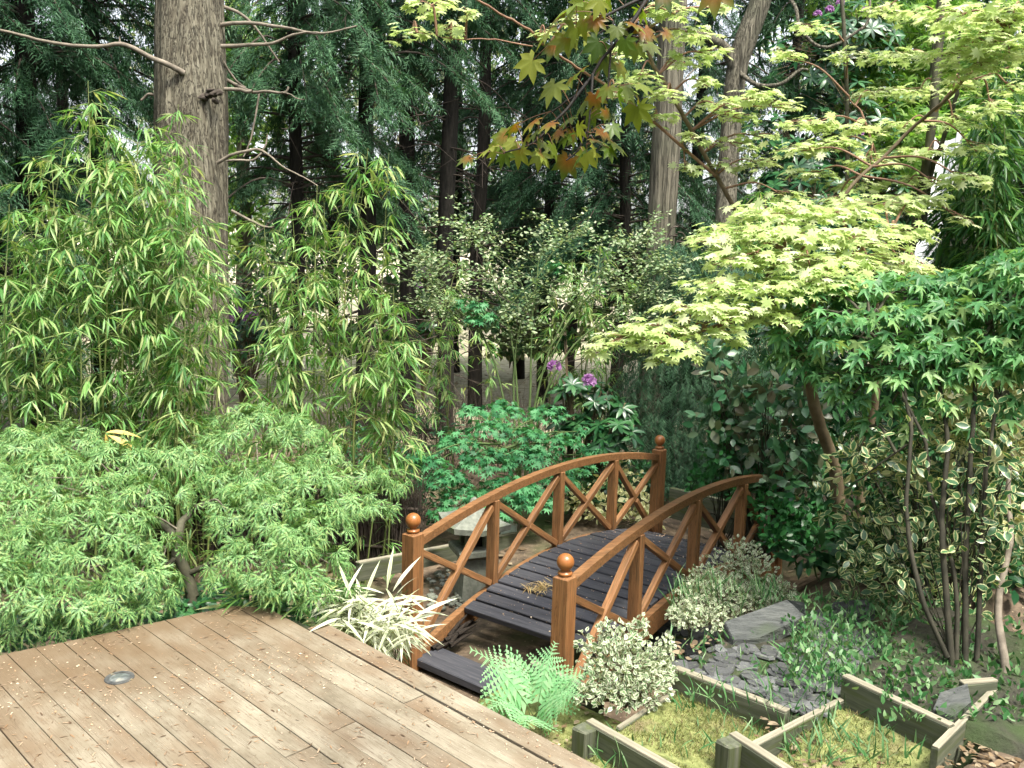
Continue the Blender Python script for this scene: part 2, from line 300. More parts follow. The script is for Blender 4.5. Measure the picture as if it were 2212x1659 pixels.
L['hang'] = leafmat('bronze_maple_leaf', [(.09,.15,.02),(.21,.25,.035),(.045,.09,.018),(.17,.23,.03),(.25,.27,.05),(.12,.16,.03)], trans=.5, rough=.4, radial=(.24,.10,.02), tcol=(1.25,1.35,.45))
L['grass'] = leafmat('grass_blade', [(.04,.14,.04),(.09,.23,.08),(.20,.32,.15)], trans=.3)
L['mossy'] = leafmat('moss_tuft', [(.14,.165,.05),(.23,.26,.075),(.32,.33,.115),(.20,.15,.08)], trans=.2, rough=.8)
L['yellow'] = leafmat('yellowed_leaf', [(.72,.52,.16),(.66,.46,.12)], trans=.35)
M['deadleaf'] = leafmat('dead_leaf', [(.15,.095,.05),(.23,.16,.095),(.09,.06,.035),(.32,.25,.17)], trans=.15, rough=.7)

# ------------------------------------------------------------------ leaf templates: +X to the tip, +Z up, UV u across, v along / from the heart
def T_blade(prof=(0,.75,1,.9,.6,0), w=.05, droop=.12, fold=.02):
    n = len(prof); V, UV, F = [], [], []
    for i, q in enumerate(prof):
        t = i/(n-1); z = -droop*t*t
        V += [(t, -w*q, z+fold*q), (t, 0, z), (t, w*q, z+fold*q)]; UV += [(0,t),(.5,t),(1,t)]
    for i in range(n-1):
        a = 3*i
        for s in (0, 1):
            F += [(a+s, a+3+s, a+4+s), (a+s, a+4+s, a+1+s)]
    F = [f for f in F if len({tuple(np.round(V[k],6)) for k in f}) == 3]
    return np.array(V, float), np.array(F), np.array(UV, float)
def T_palm(lobes=7, spread=250, length=(1,), wid=.16, sinus=.42, droop=.25, midp=.55):
    V, UV, F = [(0,0,0)], [(.5,0)], []; h = math.radians(spread/2); ring = []
    for i in range(lobes):
        u = i/(lobes-1)*2-1; a = u*h; k = 1-.45*abs(u)**1.6
        da = h/(lobes-1)
        for (rr, aa) in ((sinus*k, a-da), (midp*k*1.05, a-wid*1.15), (k, a), (midp*k*1.05, a+wid*1.15)):
            x, y = rr*math.cos(aa), rr*math.sin(aa); V.append((x, y, -droop*rr*rr)); UV.append((.5, rr)); ring.append(len(V)-1)
    for a, b in zip(ring, ring[1:]): F.append((0, a, b))
    return np.array(V, float), np.array(F), np.array(UV, float)
def T_lace(lobes=7):
    V, UV, F = [], [], []
    def tri(a, b, c, r):
        k = len(V); V.extend([a, b, c]); UV.extend([(.5, r)]*3); F.append((k, k+1, k+2))
    for i in range(lobes):
        u = i/(lobes-1)*2-1; a = u*1.75; k = 1-.42*abs(u)**1.5; ca, sa = math.cos(a), math.sin(a)
        def pt(r, o, k=k, ca=ca, sa=sa): return (ca*r*k-sa*o, sa*r*k+ca*o, -.55*(r*k)**2.2+.12*r*k)
        w = .058
        tri(pt(0,0), pt(.45,w), pt(.45,-w), .3); tri(pt(.45,w), pt(1,0), pt(.45,-w), .8)
        for r0, d in ((.25,.2),(.5,.22),(.7,.16)):
            for s in (-1, 1): tri(pt(r0,0), pt(r0+.1,0), pt(r0+.1+d,s*(.05+d*.35)), r0)
    return np.array(V, float), np.array(F), np.array(UV, float)
def T_spray(n=6, w=.34, seed=2):
    V, F = [], []; r = random.Random(seed)
    def tri(a, b, c):
        k = len(V); V.extend([a, b, c]); F.append((k, k+1, k+2))
    z = lambda t: -.30*t*t
    tri((0,-.010,0), (0,.010,0), (1,0,z(1)))
    for i in range(n):
        for s in (-1, 1):
            t = .08+.84*(i+r.uniform(-.3,.3))/(n-1); ln = (w*(1-.7*t)+.07)*r.uniform(.7,1.25); an = r.uniform(.5,.95)
            tri((t-.03, 0, z(t)), (t+.035, 0, z(t)), (t+ln*math.cos(an), s*ln*math.sin(an), z(t)-r.uniform(.03,.16)))
    V = np.array(V, float); return V, np.array(F), np.tile(np.array([[.5,.5]]), (len(V), 1))
TB = T_blade((0,1,.75,0), .055, .22, .012); TDIA = (np.array([(0,0,0),(.5,-.3,.03),(1,0,-.05),(.5,.3,.03)], float), np.array([(0,1,2),(0,2,3)]), np.array([(.5,0),(0,.5),(.5,1),(1,.5)], float)); TTRI = (np.array([(0,-.09,0),(0,.09,0),(1,0,-.1)], float), np.array([(0,1,2)]), np.array([(0,0),(1,0),(.5,1)], float))
TB2 = T_blade((0,.55,.95,1,.85,.5,0), .045, .45, .010)
TOVAL = T_blade((0,.7,1,.95,.6,0), .27, .10, .05)
TSMALL = T_blade((0,1,.85,0), .30, .06, .05)
TLANCE = T_blade((0,.9,.9,0), .15, .2, .03)
TSTAR = T_palm(9, 290, (1,), .10, .55, .18, .72)
TMAPLE = T_palm(7, 250, (1,), .13, .42, .25, .62)
TM5 = T_palm(5, 200, (1,), .17, .34, .35, .58)
THANG = T_palm(7, 250, (1,), .20, .58, .30, .66)
TLACE = T_lace(); TSPRAY = T_spray()

def frames(T, Nn):
    T = unit(T); B = unit(np.cross(Nn, T)); Nn = np.cross(T, B); return np.stack([T, B, Nn], -1)      # (k,3,3)
def scatter(tpl, pos, R, s):
    V, F, UV = tpl; k = len(pos); s = np.broadcast_to(s, (k,))
    W = np.einsum('kij,nj->kni', R, V)*s[:,None,None] + pos[:,None,:]
    FF = (F[None]+(np.arange(k)*len(V))[:,None,None]).reshape(-1, 3)
    return W.reshape(-1, 3), FF, np.tile(UV, (k, 1))
_tm = {}
def tmesh(name, tpl, mat):
    key = (name, id(tpl[0]), mat.name)
    if key not in _tm: _tm[key] = fmesh(name, tpl[0], tpl[1], tpl[2], mat=mat)
    return _tm[key]
def leaves(parent, tpl, pos, T, Nn, s, mat, single=0, sname='leaf', name='foliage'):
    """The leaves of one plant: the `single` leaves that show largest become parts of their own, the rest one mesh."""
    pos = np.asarray(pos); s = np.broadcast_to(np.asarray(s, float), (len(pos),)).copy(); R = frames(T, Nn)
    keep = np.ones(len(pos), bool)
    if single:
        px, py, d = proj(pos); inf = (px > -20) & (px < FW+20) & (py > -20) & (py < FH+20) & (d > .3)
        score = np.where(inf, s/np.maximum(d, .1), -1); idx = np.argsort(-score)[:single]; idx = idx[score[idx] > 0]
        me = tmesh(sname, tpl, mat); rl = root_loc(parent)
        for i in idx:
            Mx = Matrix([[*(R[i][r]*s[i]), pos[i][r]-rl[r]] for r in range(3)]+[[0,0,0,1]])
            o = bpy.data.objects.new(sname, me); C.objects.link(o); o.parent = parent; o.matrix_basis = Mx
        keep[idx] = False
    if keep.any():
        V, F, UV = scatter(tpl, pos[keep], R[keep], s[keep])
        return part(name, fmesh(name, V, F, UV, mat=mat), parent, kind='stuff')
def tubes(parent, name, lst, mat, kind=None, smooth=True):
    if not lst: return None
    V, F = join(lst); return part(name, fmesh(name, V, F, smooth=smooth, mat=mat), parent, kind=kind)

# ------------------------------------------------------------------ the ground
def gz(x, y):
    x = np.asarray(x, float); y = np.asarray(y, float)
    t = (x-.28)*.80+(y-4.17)*(-.598)
    z = -.74 + (.20+.26*sstep(4.1, 4.9, y)+.12*sstep(2.0, 2.8, x))*sstep(.05, .95, t)*(1-sstep(7, 11, y))
    z = z + .05*vnoise(x*1.3, y*1.3, 3)*sstep(3.0, 6, np.hypot(x, y)) + .25*vnoise(x*.23, y*.23, 4)*sstep(9, 20, y) + .03*np.maximum(y-22, 0)
    return z
def axisgrid():
    a = np.concatenate([np.linspace(-300, -40, 14), np.linspace(-36, -8, 20), np.linspace(-7.5, 7.5, 110), np.linspace(8, 36, 20), np.linspace(40, 300, 14)])
    b = np.concatenate([np.linspace(-60, -4, 12), np.linspace(-3, 14, 120), np.linspace(14.6, 40, 40), np.linspace(45, 400, 18)])
    return np.meshgrid(a, b)
gx, gy = axisgrid(); ny, nx = gx.shape
gV = np.stack([gx, gy, gz(gx, gy)], -1).reshape(-1, 3)
ii, jj = np.meshgrid(np.arange(nx-1), np.arange(ny-1)); q = (jj*nx+ii).ravel()
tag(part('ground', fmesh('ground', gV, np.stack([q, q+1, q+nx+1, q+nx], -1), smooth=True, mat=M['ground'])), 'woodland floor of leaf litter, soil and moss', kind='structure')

def NE(n, e, z): return np.array([.75*n+.66*e, -.66*n+.75*e, z])       # grid of the timber steps: n across to the right, e up the slope
def sheet(name, n0, n1, e0, e1, z00, z01, mat, label, seed, amp=.02, k=46):
    u, v = np.meshgrid(np.linspace(0,1,k), np.linspace(0,1,k)); n = n0+(n1-n0)*u; e = e0+(e1-e0)*v
    z = z00+(z01-z00)*v + amp*vnoise(n*7, e*7, seed) + amp*.5*vnoise(n*19, e*19, seed+1)
    z[0,:] -= .3; z[-1,:] -= .3; z[:,0] -= .3; z[:,-1] -= .3
    V = np.stack([.75*n+.66*e, -.66*n+.75*e, z], -1).reshape(-1, 3); ii, jj = np.meshgrid(np.arange(k-1), np.arange(k-1)); q = (jj*k+ii).ravel()
    return tag(part(name, fmesh(name, V, np.stack([q, q+1, q+k+1, q+k], -1), smooth=True, mat=mat)), label, kind='structure')
sheet('moss_ground', -2.62, -1.0, 1.6, 2.86, -.43, -.41, M['moss'], 'yellow green moss between the deck and the first timber step', 11)
sheet('moss_ground', -2.62, -1.93, 2.855, 3.06, -.41, -.40, M['moss'], 'moss in front of the pale variegated shrub', 12)
sheet('moss_step', -1.92, -1.38, 2.83, 3.30, -.325, -.305, M['moss'], 'bright moss filling the timber edged step', 13)
sheet('moss_step', -1.33, -.80, 2.2, 3.52, -.36, -.22, M['moss'], 'mossy step littered with leaves at bottom right', 14)
sheet('moss_step', -1.64, -1.31, 2.2, 2.86, -.345, -.323, M['moss'], 'strip of moss between the two staked riser boards', 18)
fuzz_extra = (-1.62, -1.33, 2.3, 2.84, -.345, -.323)
sheet('soil_bed', -1.27, -.2, 3.50, 4.6, -.13, -.10, M['soil'], 'dark soil bed behind the upper timber riser', 15, amp=.04)
sheet('leaf_litter_ground', -.78, 1.6, 1.6, 3.9, -.26, -.16, M['ground'], 'leaf strewn mossy ground at the right edge', 16, amp=.04)
slate_bed = sheet('slate_bed', -1.93, -1.28, 3.29, 4.35, -.225, -.19, M['soil'], 'bed of grey slate chippings above the timber riser', 17)

# ------------------------------------------------------------------ timber deck
rs = random.Random(5); nr = np.random.RandomState(5)
e1 = np.array([.72, -.694]); e1 /= np.linalg.norm(e1); e2 = np.array([-e1[1], e1[0]])       # along boards, across to the upper right
O2 = np.array([-.40, 3.30])
poly = [np.array(p) for p in ((-2.95, 2.52), (-1.94, 3.27), (-1.20, 3.81), (-.93, 3.78), (-.77, 3.655))]
def start_s(w):                                               # where a line at offset w (across, from the right edge) meets the upper left outline
    for a, b in zip(poly, poly[1:]):
        wa, wb = (a-O2)@e2, (b-O2)@e2
        if (wa-w)*(wb-w) <= 0 and abs(wa-wb) > 1e-6:
            t = (w-wa)/(wb-wa); return ((a+(b-a)*t)-O2)@e1
    return ((poly[0]-O2)@e1 if w < 0 else (poly[-1]-O2)@e1)
deck = thing('timber_deck', 'weathered pinkish brown timber deck scattered with petals in the foreground', 'deck', (-.8, 2.4, -.03))
wtop = (poly[-1]-O2)@e2
PW, GAP, TH = .0945, .0026, .032
def deck_plank(wa, wb, s0a, s0b, s1, seed):
    r = random.Random(seed); ch = .0014
    # cross-section across the board: chamfered top edges, bottom; built in local frame x along e1
    def ring(sa, sb):
        f = lambda w: sa+(sb-sa)*(w-wa)/(wb-wa)
        return [(f(wa), wa, -TH), (f(wa), wa, -ch), (f(wa+ch), wa+ch, 0), (f(wb-ch), wb-ch, 0), (f(wb), wb, -ch), (f(wb), wb, -TH)]
    ns = 6; V = []
    for i in range(ns):
        t = i/(ns-1); dz = r.uniform(-.0012, .0012); wv = r.uniform(-.001, .001)
        V += [(x, y+wv, z+dz) for x, y, z in ring(s0a+(s1-s0a)*t, s0b+(s1-s0b)*t)]
    F = [(6*i+j, 6*i+(j+1) % 6, 6*i+6+(j+1) % 6, 6*i+6+j) for i in range(ns-1) for j in range(6)]
    c = Vector((sum(v[0] for v in V)/len(V), (wa+wb)/2, 0))
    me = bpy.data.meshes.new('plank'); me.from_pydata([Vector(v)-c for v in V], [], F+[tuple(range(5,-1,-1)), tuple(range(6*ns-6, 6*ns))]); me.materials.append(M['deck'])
    Mx = Matrix(((e1[0], e2[0], 0, O2[0]), (e1[1], e2[1], 0, O2[1]), (0, 0, 1, 0), (0, 0, 0, 1)))
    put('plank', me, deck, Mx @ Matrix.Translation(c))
w = 0.0; k = 0
edges = []
while w > -3.9:
    pw = .088 if k == 0 else PW
    edges.append((w-pw, w)); w -= pw+(.010 if k == 0 else GAP); k += 1
# the outline turns the corner above the right-hand edge: boards that start on the far corner are cut along it
for k, (wa, wb) in enumerate(edges):
    sa, sb = start_s(wa), start_s(wb)
    if k == 0: sa = sb = (poly[-1]-O2)@e1
    cuts = [None]
    L0 = max(sa, sb); end = 4.2
    if k % 3 == 1 or k in (6, 9):
        j = rs.uniform(.35, 1.5) + L0
        deck_plank(wa, wb, sa, sb, j-.003, 100+k); deck_plank(wa, wb, j+.003, j+.003, end, 200+k)
    else:
        deck_plank(wa, wb, sa, sb, end, 100+k)
def W2(s, w, z): p = O2+e1*s+e2*w; return (p[0], p[1], z)
# skirting boards below the deck's edges and the joists that carry it
for a, b in zip(poly, poly[1:]):
    d = unit(b-a); nrm = np.array([d[1], -d[0]])*.025
    a2, b2 = a+nrm+d*.012, b+nrm-d*.012
    beam('fascia', deck, (a2[0], a2[1], -.105), (b2[0], b2[1], -.105), .022, .135, M['timber'])
a = O2+e1*((poly[-1]-O2)@e1+.03)-e2*.02; b = O2+e1*4.2-e2*.02
beam('fascia', deck, (a[0], a[1], -.105), (b[0], b[1], -.105), .022, .135, M['timber'])
for s in (.35, 1.2, 2.0, 2.9): beam('joist', deck, W2(s, -.06, -.10), W2(s, -3.2, -.10), .045, .12, M['timber'])
for s, wv in ((.1,-.12),(1.3,-.12),(2.6,-.12),(.6,-1.3),(1.6,-1.3)): beam('deck_post', deck, W2(s, wv, -.16), W2(s, wv, -.80), .09, .09, M['timber'], up=(0,1,0))
# recessed round lamp in the deck
lp = G(258, 1465, 0); lamp = thing('deck_lamp', 'round recessed glass lamp set into the deck boards', 'lamp', (lp[0], lp[1], 0))
def disc(r0, r1, z0, z1, n=36):
    th = np.linspace(0, 2*math.pi, n, endpoint=False); V = [(r0*math.cos(a), r0*math.sin(a), z0) for a in th]+[(r1*math.cos(a), r1*math.sin(a), z1) for a in th]
    return V, [(i, (i+1) % n, n+(i+1) % n, n+i) for i in range(n)]
V1, F1 = disc(.052, .0505, .0, .003); V2, F2 = disc(.0505, .036, .003, .0035)
Vr, Fr = join([(np.array(V1), F1), (np.array(V2), F2)])
put('rim', fmesh('rim', Vr, Fr, mat=M['rim']), lamp, Matrix.Translation((lp[0], lp[1], .001)))
th = np.linspace(0, 2*math.pi, 36, endpoint=False); Vl = [(0,0,.004)]+[(.022*math.cos(a), .022*math.sin(a), .0036) for a in th]+[(.036*math.cos(a), .036*math.sin(a), .002) for a in th]
Fl = [(0, 1+i, 1+(i+1) % 36) for i in range(36)]+[(1+i, 37+i, 37+(i+1) % 36) for i in range(36)]+[(1+i, 37+(i+1) % 36, 1+(i+1) % 36) for i in range(36)]
put('lens', fmesh('lens', np.array(Vl), np.array(Fl), smooth=True, mat=M['lens']), lamp, Matrix.Translation((lp[0], lp[1], .001)))

def flakes(name, label, pos, s, mat, seed, tilt=.25, tpl=TSMALL):
    r = np.random.RandomState(seed); k = len(pos); a = r.rand(k)*2*math.pi
    T = np.stack([np.cos(a), np.sin(a), r.randn(k)*tilt*.4], -1); Nn = np.stack([r.randn(k)*tilt, r.randn(k)*tilt, np.ones(k)], -1)
    V, F, UV = scatter(tpl, pos, frames(T, Nn), s)
    return tag(part(name, fmesh(name, V, F, UV, mat=mat)), label, kind='stuff')
n = 15000; s_ = nr.rand(n)*3.2; w_ = -nr.rand(n)**1.0*2.6
cl = vnoise(s_*3, w_*3, 8)+vnoise(s_*9, w_*9, 9)*.6; keep = cl*1.7+nr.rand(n)*.6 > .42
p2 = O2+e1*s_[:,None]+e2*w_[:,None]; s0 = np.array([start_s(x) for x in w_]); keep &= s_ > -9
sabs = s_+s0+.01; p2 = O2+e1*sabs[:,None]+e2*w_[:,None]
flakes('petal_litter', 'fallen petals and specks strewn over the deck', np.c_[p2, np.full(n, .003)][keep], (nr.rand(n)**2.5*.010+.003)[keep], M['litter'], 7)
n = 5200; w2_ = -nr.rand(n)*2.6; s2_ = nr.rand(n)**1.6*3.0; sa_ = s2_+np.array([start_s(x) for x in w2_])+.01; p2 = O2+e1*sa_[:,None]+e2*w2_[:,None]; kp = vnoise(sa_*3, w2_*3, 28)*1.8+vnoise(sa_*9, w2_*9, 29)+nr.rand(n)*.5 > .28
flakes('needle_litter', 'brown needles and husks gathered on the deck boards', np.c_[p2, np.full(n, .003)][kp], (nr.rand(n)**2*.022+.008)[kp], M['needles'], 27, .12, T_blade((.5,1,.8,0), .09, .05, .02))

# ------------------------------------------------------------------ arched bridge
A0 = np.array([-.52, 4.765, -.623]); BT = .93; BL, BW = 2.863, .998
bu = np.array([math.cos(BT), math.sin(BT), 0]); bv = np.array([math.sin(BT), -math.cos(BT), 0]); bz = np.array([0,0,1.])
arc = lambda s: 1-(2*s/BL-1)**2
HB, ZR, RR, ZD, RD = .739, .596, .173, -.058, .273
def B3(s, t, z): return A0+bu*s+bv*t+bz*z
bridge = thing('footbridge', 'small arched brown timber footbridge with crossed railings and charcoal planks', 'bridge', B3(BL/2, BW/2, -.1))
upb = tuple(bv)
def lathe(prof, seg, mat, name):
    th = np.linspace(0, 2*math.pi, seg, endpoint=False); n = len(prof)
    V = np.array([[r*math.cos(a), r*math.sin(a), z] for r, z in prof for a in th])
    F = np.array([(i*seg+j, i*seg+(j+1) % seg, (i+1)*seg+(j+1) % seg, (i+1)*seg+j) for i in range(n-1) for j in range(seg)])
    return fmesh(name, V, F, smooth=True, mat=mat)
ballm = lathe([(0.0001, .0425)]+[(.0425*math.sin(a), .0425*math.cos(a)) for a in np.linspace(.15, 2.65, 16)]+[(.018, -.040), (.019, -.046), (.034, -.049), (.037, -.056), (.033, -.0645), (.0001, -.0645)], 32, M['ball'], 'ball')
PSZ = .084
def newel(s, t):
    b = B3(s, t, -.14); tp = B3(s, t, HB-.066)
    Mx = Matrix(((bu[0], bv[0], 0, 0), (bu[1], bv[1], 0, 0), (0, 0, 1, 0), (0, 0, 0, 1)))
    hgt = tp[2]-b[2]; h = PSZ/2
    V = [(x*h, y*h, 0) for x, y in ((-1,-1),(1,-1),(1,1),(-1,1))]+[(x*h, y*h, hgt-.012) for x, y in ((-1,-1),(1,-1),(1,1),(-1,1))]+[(x*(h-.010), y*(h-.010), hgt-.004) for x, y in ((-1,-1),(1,-1),(1,1),(-1,1))]+[(0, 0, hgt)]
    F = [(0,1,5,4),(1,2,6,5),(2,3,7,6),(3,0,4,7),(4,5,9,8),(5,6,10,9),(6,7,11,10),(7,4,8,11),(8,9,12),(9,10,12),(10,11,12),(11,8,12)]
    me = bpy.data.meshes.new('newel_post'); me.from_pydata(V, [], F); me.materials.append(M['bridge2'])
    o = put('newel_post', me, bridge, Matrix.Translation(b) @ Mx)
    bl = bpy.data.objects.new('ball_finial', ballm); C.objects.link(bl); bl.parent = o; bl.location = (0, 0, hgt+.064)
M['bridge2'] = surf('stained_post', [(.25,(.16,.066,.024)),(.5,(.235,.108,.042)),(.75,(.31,.155,.065))], scale=(16,16,1.2), nscale=4, detail=8, rough=.5, bump=.25, bdist=.003, objvar=.24, spec=.4, second=(5,(.10,.06,.028),.52,.76), crack=((70,70,2.2), .022, (.085,.04,.016)))
for s in (0, BL):
    for t in (0, BW): newel(s, t)
def arcbar(name, t, zf, w, h, s0, s1, mat, n=28):
    V = []
    for s in np.linspace(s0, s1, n):
        ds = .01; tz = (zf(s+ds)-zf(s-ds))/(2*ds); nn = unit(np.array([-tz, 1.0])); c = B3(s, t, zf(s))
        for a, b in ((-1,-1),(1,-1),(1,1),(-1,1)):
            V.append(c+bv*(a*w/2)+bu*(nn[0]*b*h/2)+bz*(nn[1]*b*h/2))
    F = [(4*i+j, 4*i+(j+1) % 4, 4*i+4+(j+1) % 4, 4*i+4+j) for i in range(n-1) for j in range(4)]+[(3,2,1,0), (4*n-4, 4*n-3, 4*n-2, 4*n-1)]
    c = np.mean(V, 0); me = bpy.data.meshes.new(name); me.from_pydata([tuple(v-c) for v in V], [], F); me.materials.append(mat)
    bm = bmesh.new(); bm.from_mesh(me); bmesh.ops.recalc_face_normals(bm, faces=bm.faces); bm.to_mesh(me); bm.free()
    return put(name, me, bridge, Matrix.Translation(c))
rail = lambda s: ZR+RR*arc(s)
dk = lambda s: ZD+RD*arc(s)
for t in (0, BW):
    arcbar('handrail', t, lambda s: rail(s)+.002, .050, .046, PSZ/2-.006, BL-PSZ/2+.006, M['bridge'])
    arcbar('stringer', t, lambda s: dk(s)-.05, .042, .13, -.02 if t else .0, BL-.0, M['bridge'])
    st = [0, BL/4, BL/2, 3*BL/4, BL]
    for i in (1, 2, 3):
        s = st[i]; beam('baluster', bridge, B3(s, t, dk(s)-.06), B3(s, t, rail(s)-.022), .066, .046, M['bridge'], .003, up=tuple(bu))
    for i in range(4):
        a, b = st[i]+(.042 if i == 0 else .024), st[i+1]-(.042 if i == 3 else .024)
        za, zb, ta, tb = dk(a)+.04, dk(b)+.04, rail(a)-.055, rail(b)-.055
        up_front = i % 2 == 0
        sgn = 1
        p, q_ = B3(a, t, za), B3(b, t, tb); beam('cross_brace', bridge, p, q_, .040 if up_front else .035, .040, M['bridge'], .003)
        p, q_ = B3(a, t, ta), B3(b, t, zb); m_ = (p+q_)/2; d_ = unit(q_-p)
        wbr = .035 if up_front else .040
        beam('cross_brace', bridge, p, m_-d_*.012, wbr, .038, M['bridge'], .003); beam('cross_brace', bridge, m_+d_*.012, q_, wbr, .038, M['bridge'], .003)
PP = .107; s = .47; i = 0
rp = random.Random(3)
while s < BL-.03:
    tz = (dk(s+.01)-dk(s-.01))/.02; x = Vector(bv); y = -Vector(unit(bu+bz*tz)); z = x.cross(y)
    Mx = Matrix((x, y, z)).transposed().to_4x4(); c = B3(s, BW/2+rp.uniform(-.003,.003), dk(s)+.012+rp.uniform(-.003,.003)); Mx.translation = c
    put('plank', cbox(BW-.046, .092, .036, .004, M['plank'], .0015, i % 7), bridge, Mx @ Matrix.Rotation(rp.uniform(-.006,.006), 4, 'Z')); s += PP; i += 1
# the low entry step with the rotten gap behind it
p, q_ = B3(.10, .02, -.075), B3(.06, BW-.05, -.075); beam('entry_step', bridge, p, q_, .20, .045, M['plank'], .005)
p, q_ = B3(.16, .03, -.13), B3(.14, BW-.04, -.13); beam('entry_step', bridge, p, q_, .06, .07, M['rot'], .005)
sl_ = []
rr_ = random.Random(9)
for i in range(16):
    s = rr_.uniform(.06, .40); p = B3(s, .035+rr_.uniform(0, .05), dk(s)-.02-rr_.uniform(0, .09)); q_ = p+bu*rr_.uniform(.08, .2)+bz*rr_.uniform(.0, .09)+bv*rr_.uniform(-.01, .04)
    sl_.append(tube([p, (p+q_)/2+np.array([0,0,.006]), q_], [.014, .011, .002], seg=5))
tubes(bridge, 'rotten_splinters', sl_, M['rot'], smooth=False)
# petals and a wisp of straw on the planks
n = 900; ss = nr.rand(n)*(BL-.5)+.45; tt = nr.rand(n)*(BW-.1)+.05
pp = np.array([B3(a, b, dk(a)+.034) for a, b in zip(ss, tt)])
flakes('petal_specks', 'pale petals and specks on the charcoal bridge planks', pp, nr.rand(n)**2*.013+.004, M['litter'], 17, tilt=.35)
so = G(1165, 1272, -.43); n = 130; a = nr.rand(n)*6.28; rad = nr.rand(n)*.09
pp = np.stack([so[0]+np.cos(a)*rad*1.0, so[1]+np.sin(a)*rad*.7, np.full(n, 0.)], -1)
sloc = ((pp[:,:2]-A0[:2])@bu[:2]); pp[:,2] = A0[2]+dk(sloc)+.036+nr.rand(n)*.03
a = nr.rand(n)*6.28; Tt = np.stack([np.cos(a), np.sin(a), nr.randn(n)*.25], -1)
V, F, UV = scatter(T_blade((.6,1,.9,0), .035, .15, .005), pp, frames(Tt, np.stack([nr.randn(n)*.3, nr.randn(n)*.3, np.ones(n)], -1)), nr.rand(n)*.05+.03)
tag(part('straw_wisp', fmesh('straw_wisp', V, F, UV, mat=M['straw'])), 'tangled wisp of dry straw lying on the bridge planks', 'straw')

# ------------------------------------------------------------------ timber steps, edging boards, slate
def riser(name, label, p, q, h=.15, w=.042, post=False, group='weathered boards edging the garden steps'):
    p, q = np.array(p), np.array(q); t = thing(name, label, 'board', (p+q)/2-np.array([0,0,h]), group)
    c = np.array([0,0,h/2])
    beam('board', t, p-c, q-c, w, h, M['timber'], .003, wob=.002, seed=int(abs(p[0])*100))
    beam('lit_top', t, p+np.array([0,0,.0035]), q+np.array([0,0,.0035]), w-.004, .008, M['timber_lit_top'], .002, wob=.001, seed=3)  # pale strip along the top: the lit upper edge as colour
    if post:
        d = unit(q-p); nrm = np.array([-.66, -.75, 0])*.052; b = p+d*.02+nrm
        beam('stake', t, b+np.array([0,0,-.25]), b+np.array([0,0,.0]), .072, .07, M['timber'], .006, up=(d[0], d[1], 0), wob=.003, seed=5)
    return t
riser('step_riser', 'pale topped riser board with a stout stake beside the deck', G(1272,1557,-.30), G(1452,1659,-.30)+np.array([.06,-.07,0]), post=True)
riser('step_riser', 'long riser board holding back the slate chippings', G(1459,1443,-.20), G(1702,1537,-.20))
riser('step_riser', 'riser board with a stake at the bottom edge of the photo', G(1582,1585,-.20), G(1690,1662,-.20)+np.array([.08,-.1,0]), post=True)
riser('step_riser', 'upper riser board in front of the dark soil bed', G(1824,1460,-.10), G(2056,1568,-.10))
riser('step_edging', 'thin edging board between the moss step and the pale shrub', G(1335,1574,-.31), G(1456,1494,-.29), h=.10, w=.022)
riser('step_edging', 'mossy edging board between slate bed and right hand step', G(1836,1503,-.195), G(1622,1612,-.215), h=.12, w=.03)
riser('step_edging', 'short edging board slanting up beside the leaf litter', G(2148,1489,-.10), G(2020,1616,-.12), h=.14, w=.028)
riser('step_riser', 'dark riser board half hidden behind the fern and pale shrub', G(1150,1432,-.37), G(1300,1500,-.37), h=.16)
riser('step_riser', 'low board at the foot of the dark stems', G(2077,1476,-.06), G(2150,1469,-.06), h=.10, w=.035)

def rock(name, label, pts, zs, thick, cat='slab', mat='slab', group=None, seed=0):
    r = random.Random(seed); n = len(pts); top = [np.array([p[0], p[1], z]) for p, z in zip(pts, zs)]; c = np.mean(top, 0)
    V = [tuple(v-c) for v in top]+[tuple((v-c)*.985+np.array([0,0,.008])) for v in top]+[tuple((v-c)*1.02-np.array([0,0,thick])) for v in top]
    F = [tuple(range(n, 2*n))]+[(i, (i+1) % n, n+(i+1) % n, n+i) for i in range(n)]+[(2*n+i, 2*n+(i+1) % n, (i+1) % n, i) for i in range(n)]
    me = bpy.data.meshes.new(name); me.from_pydata(V, [], F); me.materials.append(M[mat])
    bm = bmesh.new(); bm.from_mesh(me); bmesh.ops.recalc_face_normals(bm, faces=bm.faces); bm.to_mesh(me); bm.free()
    o = put(name, me, None, Matrix.Translation(c)); return tag(o, label, cat, group)
def Gp(l, zs): return [G(x, y, z) for (x, y), z in zip(l, zs)]
zs = [-.14, -.06, -.05, -.12, -.19, -.20]
rock('slate_slab', 'large grey slate slab leaning beside the groundcover', Gp([(1565,1346),(1700,1298),(1738,1304),(1741,1334),(1640,1381),(1584,1386)], zs), zs, .05)
zs = [-.19, -.13, -.12, -.16, -.24]
rock('slate_slab', 'long dark slate slab under the variegated shrub', Gp([(1748,1328),(1800,1304),(1880,1296),(1890,1318),(1770,1352)], zs), zs, .05)
zs = [-.07, -.06, -.08, -.11, -.11]
rock('slate_slab', 'greenish slab wedged behind the upper riser board', Gp([(2030,1500),(2090,1480),(2098,1520),(2060,1552),(2015,1536)], zs), zs, .04)
